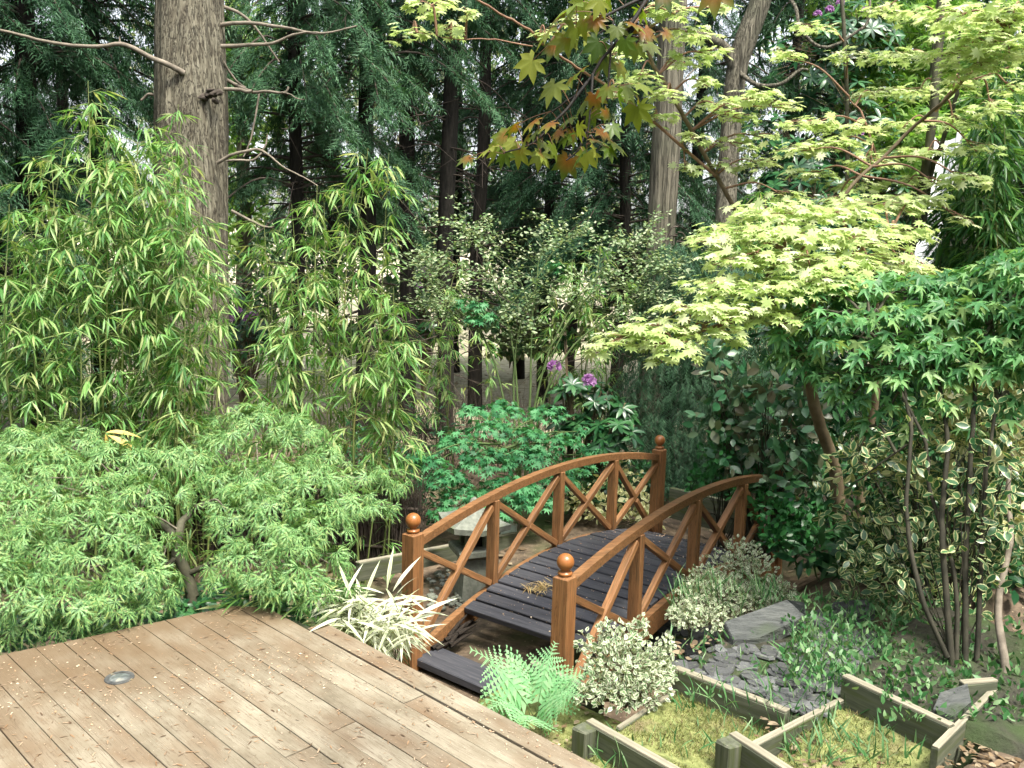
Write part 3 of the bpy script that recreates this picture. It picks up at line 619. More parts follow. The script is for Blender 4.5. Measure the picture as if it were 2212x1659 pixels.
# slate chippings: each a flat chip of its own
chips = []
rc = random.Random(21)
for j in range(6):
    n = rc.choice((5, 6, 7)); an = sorted(rc.uniform(0, 6.28) for _ in range(n)); an = [i*6.28/n+rc.uniform(-.35, .35) for i in range(n)]
    pr = [(math.cos(a)*rc.uniform(.7, 1.1), math.sin(a)*rc.uniform(.5, .8)) for a in an]
    V = [(x, y, .07) for x, y in pr]+[(x*1.06, y*1.06, -.10) for x, y in pr]; F = [tuple(range(n)), tuple(range(2*n-1, n-1, -1))]+[(n+i, n+(i+1) % n, (i+1) % n, i) for i in range(n)]
    me = bpy.data.meshes.new('slate_chip'); me.from_pydata(V, [], F); me.materials.append(M['slate']); chips.append(me)
def chip(x, y, z, s, parent):
    R = Matrix.Rotation(rc.uniform(0, 6.28), 4, 'Z') @ Matrix.Rotation(rc.gauss(0, .09), 4, 'X') @ Matrix.Rotation(rc.gauss(0, .09), 4, 'Y')
    return put('slate_chip', rc.choice(chips), parent, Matrix.Translation((x, y, z)) @ R @ Matrix.Scale(s, 4))
for i in range(290):
    n_, e_ = rc.uniform(-1.9, -1.30), rc.uniform(3.32, 4.25); p = NE(n_, e_, -.225+.035*(e_-3.29)+rc.uniform(.004, .018)); px_, py_, _ = proj(p)
    if 1555 < px_[0] < 1750 and py_[0] < 1392: continue
    chip(*p, rc.uniform(.026, .066), slate_bed)
gobj = bpy.data.objects['ground']
for i in range(90):
    px, py = rc.uniform(1390, 1580), rc.uniform(1350, 1435); p = G(px, py, -.36)
    for _ in range(3): p = G(px, py, float(gz(p[0], p[1])))
    chip(p[0], p[1], p[2]+.012, rc.uniform(.025, .065), gobj)

# low board along the far side of the stream, retaining boards at the far bridge end
riser('garden_edging', 'long low edging board running behind the stone lantern', P(772,1216,5.75), P(1120,1150,7.3), h=.12, w=.04)
rw = thing('retaining_wall', 'two stacked grey green boards at the far end of the bridge', 'wall', P(1520,1120,7.5))
pa, pb = P(1450,1053,7.75), P(1625,1093,7.05)
for k in range(2):
    dz = np.array([0,0,-.066-.136*k]); beam('board', rw, pa+dz+np.array([.006*k,0,0]), pb+dz, .045, .130, M['timber'], .004, wob=.002, seed=k)
beam('stake', rw, pb+np.array([.0,.05,.0]), pb+np.array([.0,.05,-.5]), .07, .07, M['timber'], .005, up=(0,1,0))

# ------------------------------------------------------------------ stone lantern and the white tray behind it
lc = G(1016, 1322, -.75); lc = np.array([lc[0], lc[1]+.28, -.76]); LR = .35
lan = thing('stone_lantern', 'grey stone garden lantern with upturned roof behind the left railing', 'lantern', lc)
def sqprof(prof, mat, name, rot=LR, flare=0.0, bevel=True):
    V, F = [], []
    for r, z in prof:
        for x, y in ((-1,-1),(0,-1),(1,-1),(1,0),(1,1),(0,1),(-1,1),(-1,0)):
            cz = flare*r*(1 if x and y else 0); k_ = 1 if x and y else .93
            V.append((x*r*(1 if x and y else 1), y*r, z+cz))
    n = len(prof)
    F = [(8*i+j, 8*i+(j+1) % 8, 8*i+8+(j+1) % 8, 8*i+8+j) for i in range(n-1) for j in range(8)]+[tuple(range(7,-1,-1)), tuple(range(8*n-8, 8*n))]
    me = bpy.data.meshes.new(name); me.from_pydata(V, [], F); me.materials.append(mat)
    return put(name, me, lan, Matrix.Translation(lc) @ Matrix.Rotation(rot, 4, 'Z'))
sqprof([(.11,0),(.108,.02),(.082,.29),(.078,.30)], M['stone'], 'pedestal')
sqprof([(.09,.30),(.135,.325),(.138,.36),(.125,.372)], M['stone'], 'platform')
for x, y in ((-1,-1),(1,-1),(1,1),(-1,1)):
    Mx = Matrix.Translation(lc) @ Matrix.Rotation(LR, 4, 'Z') @ Matrix.Translation((x*.062, y*.062, .425)); put('fire_box_pillar', cbox(.032, .032, .106, .003, M['stone']), lan, Mx)
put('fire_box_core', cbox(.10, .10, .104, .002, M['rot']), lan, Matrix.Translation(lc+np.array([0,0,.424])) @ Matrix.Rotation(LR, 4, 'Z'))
sqprof([(.10,.478),(.192,.487),(.196,.525),(.15,.545),(.10,.575),(.05,.61),(.03,.615)], M['stone'], 'roof', flare=.16)
put('finial', lathe([(.03,0),(.034,.012),(.022,.022),(.034,.04),(.036,.055),(.022,.08),(.001,.095)], 16, M['stone'], 'finial'), lan, Matrix.Translation(lc+np.array([0,0,.612])))
wp = P(1095, 1140, 7.3); tray = thing('plastic_tray', 'small white rounded plastic tray standing beyond the left railing', 'tray', wp)
Mt = Matrix.Translation(wp) @ Matrix.Rotation(-.15, 4, 'Z') @ Matrix.Rotation(math.radians(62), 4, 'X')
bm = bmesh.new(); bmesh.ops.create_cube(bm, size=1)
for v in bm.verts: v.co = Vector((v.co.x*.16, v.co.y*.14, v.co.z*.03))
ed = [e for e in bm.edges if abs(e.verts[0].co.z-e.verts[1].co.z) > .01]; bmesh.ops.bevel(bm, geom=ed, offset=.035, segments=5, affect='EDGES')
top = max(bm.faces, key=lambda f: f.calc_center_median().z); r = bmesh.ops.inset_region(bm, faces=[top], thickness=.014)
bmesh.ops.translate(bm, verts=top.verts, vec=(0, 0, -.018)); me = bpy.data.meshes.new('tray'); bm.to_mesh(me); bm.free(); me.materials.append(M['white'])
put('tray_shell', me, tray, Mt)
q_ = wp+np.array([0,.05,-.02]); beam('tray_stand', tray, q_, (q_[0], q_[1], float(gz(q_[0], q_[1]))), .05, .05, M['timber'], .004, up=(0,1,0))


# ------------------------------------------------------------------ trees
def ridged(k, amp, seed):
    r = np.random.RandomState(seed); ph = r.rand(6)*6.28
    def fn(th, t):
        x = th*k/6.283
        return 1 + amp*vnoise(x*1.0+100, t*9+ph[0], seed) + amp*.9*(np.abs(vnoise(x*2.3+50, t*4, seed+1))-.2) + .035*np.sin(2*th+ph[1]+t*1.5) + .025*np.sin(3*th+ph[2])
    return fn
def trunk(parent, pts, radii, mat, seg=56, n=14, k=30, amp=.10, seed=1, name='trunk'):
    p = cr(pts, n); rad = np.interp(np.linspace(0, 1, len(p)), np.linspace(0, 1, len(radii)), radii)
    V, F = tube(p, rad, seg=seg, fn=ridged(k, amp, seed)); return part(name, fmesh(name, V, F, smooth=True, mat=mat), parent)
LIMBS = {}
def limb(parent, fpts, r0, r1, mat, name='branch', seg=8, n=6, wob=.012, seed=0):
    """a branch through points given as (photo x, photo y, distance)"""
    p = cr([P(*q) for q in fpts], n); r = np.random.RandomState(seed+len(fpts)); k_ = np.ones(5)/5; p = p+np.stack([np.convolve(np.pad(r.randn(len(p)), 2, mode='edge'), k_, 'valid') for _ in range(3)], -1)*wob*1.6*np.linspace(0, 1, len(p))[:,None]
    LIMBS.setdefault(parent.name, []).append(p[len(p)//5:])
    V, F = tube(p, np.linspace(r0, r1, len(p)), seg=seg); return part(name, fmesh(name, V, F, smooth=True, mat=mat), parent)

D = 8.3
bt = thing('old_pine', 'massive straight grey brown trunk with bare dead branches behind the bamboo', 'tree', (P(412,900,D)[0], P(412,900,D)[1], -.74))
b0 = P(411, 900, D)
trunk(bt, [(b0[0]-.02, b0[1], -.9), (b0[0], b0[1], .2), P(412,560,D), P(414,250,D), P(410,0,D), P(408,-300,D), P(406,-900,D)], [.40,.335,.322,.312,.292,.285,.25], M['bark'], seg=110, n=26, k=60, amp=.085, seed=3)
for pts, r0, r1 in [([(398,158,7.98),(360,138,7.9),(325,124,7.85),(265,96,7.8),(210,101,7.8),(100,90,7.8),(-10,62,7.8)], .026, .012),
                    ([(268,100,7.8),(262,92,7.8),(257,80,7.8)], .011, .006),
                    ([(470,56,8.3),(505,50,8.25),(560,52,8.2),(620,60,8.2),(690,72,8.1),(772,55,8.1)], .022, .007),
                    ([(478,100,8.2),(530,98,8.2),(590,93,8.2),(640,72,8.15),(690,70,8.1)], .020, .008),
                    ([(470,160,8.4),(500,178,8.5),(540,198,8.4),(575,197,8.3),(612,200,8.2),(624,186,8.2)], .020, .008),
                    ([(612,200,8.2),(630,205,8.15),(657,216,8.1)], .008, .004),
                    ([(478,192,8.3),(520,194,8.3),(545,197,8.3)], .018, .016),
                    ([(470,352,8.1),(500,335,8.05),(540,325,8.0),(566,326,8.0),(600,352,8.0),(640,375,8.0),(690,402,8.0)], .017, .005),
                    ([(566,326,8.0),(575,312,8.0),(577,290,8.0)], .010, .005), ([(566,330,8.0),(545,346,8.0),(510,346,8.0),(488,345,8.0)], .009, .011),
                    ([(475,12,8.4),(520,30,8.4),(560,70,8.5),(600,130,8.6)], .018, .008), ([(345,208,8.3),(320,204,8.3),(303,217,8.3)], .016, .010),
                    ([(560,200,8.5),(545,290,8.5),(525,340,8.5)], .010, .006), ([(480,130,8.3),(500,160,8.4),(530,190,8.5)], .012, .008), ([(500,455,8.2),(550,480,8.2),(590,492,8.1)], .014, .008)]:
    limb(bt, pts, r0, r1, M['twig_grey'], wob=.008)
# the knot where a branch broke off
kn = P(452, 208, 8.0); rk = np.random.RandomState(3)
for i in range(9):
    p = kn+np.array([rk.uniform(-.07,.09), .02, rk.uniform(-.06,.06)]); q = p+np.array([rk.uniform(-.05,.05), -.006, rk.uniform(-.03,.03)])
    V, F = tube(np.array([p+[0,.06,0], p, q]), [.028,.020,.006], seg=8, fn=ridged(8,.6,8+i)); part('knot', fmesh('knot', V, F, smooth=True, mat=M['twig_dark']), bt)

def straight_tree(name, label, px, d, r, mat, seed, lean=0, H=9.0, k=36, pts=None, radii=None):
    x, y = P(px, 536, d)[:2]; t = thing(name, label, 'tree', (x, y, float(gz(x, y))))
    trunk(t, pts or [(x, y, -.9), (x+lean*.1, y, 1.0), (x+lean*.35, y, 3), (x+lean, y, H)], radii or [r*1.25, r*1.03, r*.97, r*.7], mat, seg=64, n=22, k=k, amp=.09, seed=seed)
    return t
rt = straight_tree('pale_trunk_tree', 'straight pale grey trunk with fluted bark right of centre', 1424, 10.6, .165, M['bark_pale'], 7, lean=.05)
fx = lambda a, b, d=10.8: P(a, b, d)
ft = thing('forked_tree', 'pale smooth tree forking into two curved limbs', 'tree', (P(1560,900,10.8)[0], P(1560,900,10.8)[1], -.75))
trunk(ft, [P(1556,960,10.8), P(1560,700,10.8), P(1568,460,10.8), P(1580,270,10.8), P(1592,150,10.8), P(1612,85,10.75), P(1650,-20,10.7), P(1700,-220,10.6)], [.15,.135,.125,.12,.125,.13,.125,.10], M['bark_pale'], seg=48, k=24, amp=.05, seed=12)
for pts, r0, r1 in [([(1588,150,10.75),(1570,108,10.7),(1535,86,10.6),(1490,72,10.5),(1430,66,10.4),(1380,40,10.3)], .075, .025),
                    ([(1680,-30,10.6),(1715,10,10.3),(1728,60,10.2),(1762,96,10.2),(1800,100,10.2),(1850,68,10.2),(1878,40,10.2),(1880,-20,10.2)], .022, .014),
                    ([(1600,160,10.7),(1640,185,10.4),(1690,180,10.3),(1725,152,10.3),(1745,150,10.3)], .03, .012), ([(1565,105,10.6),(1500,150,10.2),(1460,190,10)], .014, .006)]:
    limb(ft, pts, r0, r1, M['bark_pale'], wob=.01)

def conifer(label, px, d, dbh, zlive, nb, seed, H=10.0, lean=0., ndead=46, rich=1.0, mat='conifer', blen=1.7, dense_to=6.0, coarse=1.0):
    r = np.random.RandomState(seed); x, y = P(px, 536, d)[:2]; zb = float(gz(x, y))
    t = thing('conifer', label, 'tree', (x, y, zb), 'dark conifers across the middle of the wood')
    ax = lambda z: np.array([x+lean*(z/4.)+.03*math.sin(z*1.3+seed), y, z])
    trunk(t, [ax(-.9), ax(.2), ax(1.6), ax(3.2), ax(5.5), ax(H)], [dbh*.62, dbh*.52, dbh*.49, dbh*.46, dbh*.36, .02], M['bark_dark'], seg=24, n=10, k=14, amp=.13, seed=seed)
    dead = []
    for i in range(ndead):
        z = r.uniform(.1, zlive+1.0); az = r.rand()*6.28; ln = r.uniform(.35, 1.25); o = np.array([math.cos(az), math.sin(az), r.uniform(-.35, .25)])
        p0 = ax(z); m = p0+o*ln*.5+np.array([0,0,r.uniform(-.05,.08)]); e = p0+o*ln+np.array([0,0,r.uniform(-.3,.05)])
        pth = cr([p0, m, e], 4); dead.append(tube(pth, .012, .003, seg=4))
        for _ in range(2):
            k = r.randint(3, len(pth)); q0 = pth[k-1]; v = unit(o+r.randn(3)*.6); dead.append(tube(np.array([q0, q0+v*.15+[0,0,-.01], q0+v*r.uniform(.2,.4)+[0,0,-.06]]), .005, .0015, seg=3))
    pos, T, Nn, S = [], [], [], []
    for i in range(nb):
        z = zlive+(H-zlive-.4)*r.rand()**1.35; az = r.rand()*6.28; ln = blen*(1-.72*(z-zlive)/(H-zlive))*r.uniform(.55, 1.1); c, s = math.cos(az), math.sin(az)
        p0 = ax(z); dr = r.uniform(.15, .5)
        pth = cr([p0, p0+np.array([c*ln*.4, s*ln*.4, .05]), p0+np.array([c*ln*.75, s*ln*.75, -.12*ln-dr*.2]), p0+np.array([c*ln, s*ln, -.3*ln-dr*.45])], 4); dead.append(tube(pth, .017, .004, seg=4))
        m = int((62 if z < dense_to else 8)*rich*ln/1.2)+4; u = r.rand(m)**.75*.92+.08
        idx = u*(len(pth)-1); i0 = np.minimum(idx.astype(int), len(pth)-2); fr = (idx-i0)[:,None]; q = pth[i0]*(1-fr)+pth[i0+1]*fr
        side = np.where(r.rand(m) < .5, 1., -1.)[:,None]*np.array([[-s, c, 0]])
        tt = np.array([[c, s, -.25]])*r.uniform(.4,1.0,(m,1))+side*r.uniform(.2,1.0,(m,1))+np.stack([r.randn(m)*.2, r.randn(m)*.2, -r.rand(m)*.75], -1)
        pos.append(q+r.randn(m,3)*.03); T.append(tt); Nn.append(np.stack([r.randn(m)*.6, r.randn(m)*.6, np.ones(m)], -1)); S.append(r.uniform(.13,.31,m)*(1.0 if z < dense_to else 3.2)*coarse)
    tubes(t, 'branches', dead, M['twig_dark'], kind='stuff', smooth=False)
    leaves(t, TSPRAY, np.concatenate(pos), np.concatenate(T), np.concatenate(Nn), np.concatenate(S), L[mat])
    return t
CON = [ # label, px, distance, trunk width, first live branch, branches, extra
 ('dark conifer left of the tall bamboo, thick with drooping boughs', 58, 9.3, .20, .8, 150, dict(rich=1.5, lean=.1)),
 ('dense conifer at the far left edge of the photo', -130, 8.8, .22, .2, 85, dict(rich=1.1)),
 ('tall conifer behind the bamboo, its boughs reaching the old pine', 215, 10.6, .18, 3.4, 90, dict(rich=1.3, blen=1.9)),
 ('slender conifer just right of the old pine, boughs brushing its trunk', 640, 10.3, .15, 2.2, 130, dict(rich=1.2, mat='conifer2')),
 ('conifer with the leftmost of the four dark trunks in the middle', 786, 10.6, .19, 3.3, 90, dict(rich=1.1, mat='conifer2', lean=.06, blen=1.5)),
 ('conifer with the second of the four dark trunks in the middle', 878, 11.3, .21, 4.2, 60, dict(rich=1.0, lean=.02, blen=1.3)),
 ('conifer with the thickest dark trunk in the middle, third from left', 962, 11.0, .21, 4.3, 60, dict(rich=1.0, lean=.05, blen=1.3)),
 ('conifer with the fourth dark trunk, nearest the hanging maple leaves', 1031, 12.6, .18, 4.6, 55, dict(rich=1.0, lean=.05, blen=1.3)),
 ('thin conifer behind the lower hanging maple leaves', 1182, 13.6, .15, 3.0, 80, dict(rich=1.0, blen=1.5)),
 ('thinnest conifer, between the hanging maple leaves and the pale trunk', 1246, 12.6, .11, 2.4, 80, dict(rich=1.0, blen=1.3)),
 ('broad dark conifer close behind the straight pale trunk', 1345, 12.0, .15, 1.3, 130, dict(rich=1.1, blen=1.7)),
 ('dark conifer between the pale trunk and the forked tree', 1500, 13.5, .18, 1.3, 120, dict(rich=1.1, blen=1.8)),
 ('dark conifer behind the forked tree', 1690, 14.2, .18, 1.6, 110, dict(rich=1.1, blen=1.8)),
 ('dim conifer deep in the wood between the left trunks', 720, 15.5, .18, 2.2, 58, dict(rich=.7, ndead=26, coarse=1.55, blen=2.0)),
 ('dim conifer deep in the wood behind the thickest trunk', 985, 16.5, .18, 2.6, 58, dict(rich=.7, ndead=26, coarse=1.55, blen=2.0)),
 ('dim conifer deep in the wood behind the hanging leaves', 1130, 15.8, .18, 2.0, 58, dict(rich=.7, ndead=26, coarse=1.55, blen=2.0)),
 ('dim conifer far back between bamboo and left edge', 150, 15.0, .2, 2.6, 80, dict(rich=.9, ndead=20, coarse=1.4, blen=2.0)),
 ('dim conifer far back to the right of the forked tree', 1800, 16.0, .2, 1.2, 110, dict(rich=.65, ndead=14, coarse=1.7, blen=2.2)),
 ('dim conifer far back behind the light green tree', 2010, 16.0, .2, 1.0, 110, dict(rich=.65, ndead=14, coarse=1.7, blen=2.2)),
 ('dim conifer far back at the right edge of the photo', 2190, 14.5, .2, .8, 110, dict(rich=.65, ndead=14, coarse=1.7, blen=2.2)),
]
for i, (lb, px, d, w_, zl, nb, kw) in enumerate(CON): conifer(lb, px, d, w_, zl, nb, 40+i, **kw)

# weeping hemlock behind the far bridge post: hanging curtains of fine sprays
def hemlock(label, px, d, z0, z1, rad, n, seed):
    r = np.random.RandomState(seed); x, y = P(px, 536, d)[:2]; t = thing('weeping_hemlock', label, 'tree', (x, y, float(gz(x, y))))
    trunk(t, [(x, y, -.9), (x, y, .3), (x+.03, y, z1)], [.07, .06, .01], M['bark_dark'], seg=12, n=8, amp=.1, seed=seed)
    a = r.rand(n)*6.28; z = z0+(z1-z0)*r.rand(n)**1.2; rr = rad*(1-.75*(z-z0)/(z1-z0))*np.sqrt(r.rand(n)); pos = np.stack([x+np.cos(a)*rr, y+np.sin(a)*rr, z], -1)
    T = np.stack([np.cos(a)*.8+r.randn(n)*.25, np.sin(a)*.8+r.randn(n)*.25, -r.uniform(.3,1.3,n)], -1); Nn = np.stack([np.cos(a)*.6, np.sin(a)*.6, np.ones(n)*.8], -1)+r.randn(n,3)*.2
    tw = []
    for i in range(60):
        k = r.randint(n); p = pos[k]; c = np.array([x, y, p[2]+.15]); tw.append(tube(cr([c, (c+p)/2+[0,0,.06], p], 3), .008, .002, seg=4))
    tubes(t, 'branches', tw, M['twig_dark'], kind='stuff', smooth=False)
    leaves(t, TSPRAY, pos, T, Nn, r.uniform(.10,.20,n), L['conifer'])
hemlock('dark weeping hemlock right behind the far bridge post', 1462, 8.6, -.6, 1.7, .75, 4200, 61)
hemlock('shaded hemlock between the golden maple trunk and the dark laurels', 1770, 9.3, -.6, 1.5, .9, 2600, 63)
hemlock('shaded hemlock behind the timber legs of the slide', 1960, 9.8, -.6, 1.4, .9, 2400, 64)
hemlock('low dark hemlock filling the shade behind the bridge end', 1590, 8.9, -.6, 1.5, .8, 3400, 62)

# ------------------------------------------------------------------ bamboo
def bamboo(label, tips, base_px, dr, nextra, seed, mat, singles=120, leaf=(.09,.165), z0=.15, per=(6,10), group='bamboo clumps'):
    r = np.random.RandomState(seed); bx = np.array([P(b, 900, (dr[0]+dr[1])/2) for b in base_px]); c0 = bx.mean(0)
    t = thing('bamboo', label, 'bamboo', (c0[0], c0[1], float(gz(c0[0], c0[1]))), group)
    ends = [P(a, b, r.uniform(*dr)) for a, b in tips]
    for i in range(nextra):
        k = r.randint(len(tips)); ends.append(P(tips[k][0]+r.uniform(-60,60), tips[k][1]+r.uniform(60,420), r.uniform(*dr)))
    tw, pos, T, Nn, S = [], [], [], [], []
    for i, e in enumerate(ends):
        px, _, d = proj(e); bxx = np.clip(px[0], min(base_px), max(base_px))+r.uniform(-50, 50); b = P(bxx, 900, d[0]); b[2] = float(gz(b[0], b[1]))-.03
        m = b+(e-b)*np.array([.25,.25,.62])+np.array([r.uniform(-.08,.08), r.uniform(-.08,.08), 0]); pth = cr([b, m, e], 16)
        V, F = tube(pth, .0085*r.uniform(.7,1.15), .002, seg=6); part('culm', fmesh('culm', V, F, smooth=True, mat=M['culm']), t)
        ln = np.linalg.norm(np.diff(pth, axis=0), axis=1).sum(); nn = int(ln/.105)
        for k in range(nn):
            u = (k+.5)/nn
            if u*ln < z0+.45 and r.rand() < .75: continue
            p = pth[min(int(u*(len(pth)-1)), len(pth)-1)]
            for _ in range(r.randint(1, 4)):
                a = r.rand()*6.28; bl = r.uniform(.10,.34)*(1.1-.55*u); o = np.array([math.cos(a), math.sin(a), r.uniform(.1,.7)]); o = unit(o)
                q = p+o*bl+np.array([0,0,-.25*bl]); tw.append(tube(np.array([p, p+o*bl*.55, q]), .0025, .001, seg=3))
                for _ in range(r.randint(*per)):
                    f = r.uniform(.35,1.0); pos.append(p+(q-p)*f+np.array([0,0,.04*math.sin(3*f)*bl])); az = a+r.randn()*.75
                    T.append((math.cos(az), math.sin(az), r.uniform(-1.25,.12))); Nn.append((r.randn()*.3, r.randn()*.3, 1)); S.append(r.uniform(*leaf))
    tubes(t, 'branchlets', tw, M['culm'], kind='stuff', smooth=False)
    leaves(t, TB, np.array(pos), np.array(T), np.array(Nn), np.array(S), mat, single=singles)
    return t
bamboo('tall leafy bamboo clump in front of the old pine', [(190,175),(215,205),(250,240),(300,262),(335,270),(385,225),(405,300),(140,300),(275,300),(330,340),(370,320),(430,450),(230,350),(360,380),(400,400),(445,500),(470,560),(410,480),(380,440)], (160, 480), (5.7, 6.7), 15, 71, L['bamboo'], 160)
bamboo('bamboo clump at the left edge with culms leaning outward', [(20,440),(60,380),(110,330),(90,460),(30,560),(130,430),(-40,480),(160,520)], (20, 170), (5.5, 6.4), 8, 72, L['bamboo'], 90)
bamboo('lighter bamboo clump right of the old pine', [(570,470),(630,440),(685,400),(700,430),(590,560),(660,560)], (570, 720), (6.0, 6.9), 6, 73, L['bamboo2'], 110)
bamboo('bamboo sprays arching in front of the dark trunks', [(795,320),(840,330),(760,400),(850,620),(870,690),(815,610),(880,760)], (740, 820), (6.0, 6.6), 2, 74, L['bamboo2'], 90)
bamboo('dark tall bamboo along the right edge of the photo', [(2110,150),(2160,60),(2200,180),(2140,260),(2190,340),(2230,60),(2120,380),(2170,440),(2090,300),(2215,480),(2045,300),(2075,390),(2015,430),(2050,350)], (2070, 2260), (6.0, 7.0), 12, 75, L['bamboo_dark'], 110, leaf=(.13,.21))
bamboo('low pale bamboo tuft under the forked tree', [(1640,400),(1600,440),(1680,420),(1620,480),(1570,470)], (1580, 1680), (9.3, 9.9), 8, 76, L['bamboo2'], 30, leaf=(.12,.2))
bamboo('wispy bamboo growing up among the central trunks', [(990,560),(960,640),(1010,700),(930,700),(1240,560),(1200,640),(1300,520),(1270,640)], (940, 1280), (8.8, 9.6), 4, 77, L['bamboo2'], 30)
# the yellowed drooping leaf
yl = thing('yellow_leaf', 'broad yellow dying bamboo leaf drooping above the laceleaf maple', 'leaf', P(232, 932, 4.9))
TY = T_blade((0,.6,.95,1,.8,.4,0), .085, .55, .02)
for (a, b), tip, s in (((228,934),(.62,.12,.10),.155), ((232,940),(.95,-.1,-.25),.19), ((228,936),(.12,-.1,-1),.12)):
    leaves(yl, TY, np.array([P(a, b, 4.62)]), np.array([tip]), np.array([[0.1,-.6,.8]]), np.array([s]), L['yellow'], single=1, sname='blade')

# ------------------------------------------------------------------ maples
def maple(t, pads, tpl, mat, size, dens, twigmat, hub, seed, single=0, dome=.22, droop=.35, ntwig=10, layers=2, tilt=.3, rim=.6, twigr=.004):
    """pads: (photo x, photo y, distance, radius, [hub index]); leaves lie in flat sprays"""
    r = np.random.RandomState(seed); pos, T, Nn, S, tw = [], [], [], [], []
    hub = [np.asarray(h, float) for h in hub]+[q for pth in LIMBS.get(t.name, []) for q in pth[::2]]; rad_ = t.name.startswith('laceleaf')
    for pd in pads:
        c = P(*pd[:3]); R = pd[3]; h = min(hub, key=lambda q: np.linalg.norm((q-c)*np.array([1,1,1.4]))); n = int(dens*math.pi*R*R)+6
        a = r.rand(n)*6.283; u = np.sqrt(r.rand(n)); rad = R*u*(1+.35*vnoise(a*1.2+seed, a*0+pd[0]*.01, seed)); ly = r.randint(0, layers, n)
        z = dome*R*(1-u*u)-ly*.06*R*2+r.randn(n)*.02
        p = np.stack([c[0]+np.cos(a)*rad, c[1]+np.sin(a)*rad*.85, c[2]+z], -1); pos.append(p)
        out = np.stack([np.cos(a), np.sin(a), np.zeros(n)], -1); j = r.randn(n, 3)*.55; T.append(out*rim+j*np.array([1,1,.35])+np.array([0,0,-1])*(droop*u)[:,None])
        Nn.append(np.stack([np.cos(a)*.35*u, np.sin(a)*.35*u, np.ones(n)], -1)+r.randn(n, 3)*tilt); S.append(size*(.55+.75*r.rand(n)**.8))
        m = (h+c)/2+np.array([0,0,.06]); tw.append(tube(cr([h, m, c-np.array([0,0,.02])], 6), twigr*2.2, twigr, seg=5))
        for _ in range(ntwig):
            k = r.randint(n); tw.append(tube(cr([m*.35+c*.65, (c+p[k])/2+[0,0,.01], p[k]], 3), twigr*.7, twigr*.3, seg=3))
    tubes(t, 'twigs', tw, twigmat, kind='stuff')
    leaves(t, tpl, np.concatenate(pos), np.concatenate(T), np.concatenate(Nn), np.concatenate(S), mat, single=single)

lm = thing('laceleaf_maple', 'mounded green laceleaf maple with crooked trunk spilling over the deck edge', 'tree', (P(418,1315,4.3)[0], P(418,1315,4.3)[1], -.74))
limb(lm, [(424,1420,4.35),(420,1310,4.3),(404,1245,4.28),(381,1192,4.26),(390,1140,4.28),(410,1112,4.33),(432,1105,4.4)], .036, .012, M['stem_dark'], name='trunk', seg=12)
limb(lm, [(388,1170,4.27),(350,1130,4.35),(300,1110,4.4)], .02, .010, M['stem_dark']); limb(lm, [(418,1098,4.3),(480,1080,4.45),(560,1070,4.6)], .018, .009, M['stem_dark'])
limb(lm, [(384,1200,4.26),(330,1250,4.15),(260,1280,4.1)], .014, .007, M['stem_dark']); limb(lm, [(404,1240,4.28),(480,1210,4.25),(560,1200,4.25)], .014, .007, M['stem_dark'])
lp_ = [(540,925,4.9,.26),(470,960,4.8,.22),(630,965,4.75,.26),(700,1000,4.7,.25),(780,1030,4.65,.20),(845,1060,4.7,.12),(560,1020,4.5,.26),(480,1050,4.45,.22),(660,1060,4.4,.27),(750,1090,4.35,.22),(820,1085,4.5,.13),
       (570,1110,4.2,.26),(680,1140,4.2,.24),(500,1130,4.2,.16),(610,1185,4.05,.24),(710,1205,4.1,.18),(540,1220,4.0,.20),(640,1255,3.95,.20),(560,1275,3.95,.14),(720,1260,4.0,.12),(665,1300,3.85,.07),
       (50,965,4.7,.26),(150,975,4.65,.24),(260,1000,4.55,.26),(370,995,4.6,.24),(100,1040,4.35,.26),(210,1065,4.3,.26),(320,1075,4.3,.24),(30,1110,4.1,.24),(150,1140,4.05,.26),(270,1160,4.05,.22),(345,1200,4.1,.15),
       (70,1210,3.9,.24),(190,1235,3.85,.24),(300,1245,3.9,.2),(20,1290,3.75,.18),(130,1300,3.72,.22),(240,1305,3.75,.2),(330,1290,3.9,.12),(40,1350,3.85,.16),(150,1365,3.85,.15),(250,1350,3.9,.12),(0,1390,3.8,.12),(-40,1050,4.2,.25),(-40,1200,3.9,.25)]
rl_ = np.random.RandomState(4); lp_ = [(a+rl_.uniform(-12,12), b+rl_.uniform(-22,14), c, d*rl_.uniform(.62,.98)) for a, b, c, d in lp_]
maple(lm, lp_, TLACE, L['lace'], .078, 420, M['twig_grey'], [P(436,1100,4.4), P(300,1110,4.4), P(560,1070,4.6), P(260,1280,4.1), P(560,1200,4.25)], 81, single=300, dome=.5, droop=1.2, tilt=.42, ntwig=3, rim=.95, twigr=.0025)

shade_fill = thing('shade_leaves', 'dark leaf fill added for shade between the laceleaf maple and the deck', 'shade_leaves', G(250, 1400, -.7))  # dark leaves added to deepen the shade by the deck edge
r = np.random.RandomState(44); n = 1500; px_ = r.uniform(-60, 700, n); shade_fill_pos = np.array([P(a, 1402-.205*a+r.uniform(-62, 8), r.uniform(4.0, 4.6)-a*.0001) for a in px_]); shade_fill_pos[:,2] = np.minimum(shade_fill_pos[:,2], -.06)
leaves(shade_fill, TOVAL, shade_fill_pos, r.randn(n,3)*np.array([1,1,.5]), np.stack([r.randn(n)*.5, r.randn(n)*.5-.5, np.ones(n)], -1), r.uniform(.03,.065,n), L['rhodo'], single=80)
gm = thing('golden_maple', 'glowing yellow green maple in flat layered sprays right of the bridge', 'tree', (2.08, 5.5, float(gz(2.08, 5.5))))
limb(gm, [(1812,1220,5.9),(1812,1090,5.85),(1800,1000,5.8),(1768,910,5.7),(1738,800,5.55),(1712,735,5.45),(1672,665,5.3)], .045, .028, M['twig_brown'], name='trunk', seg=12)
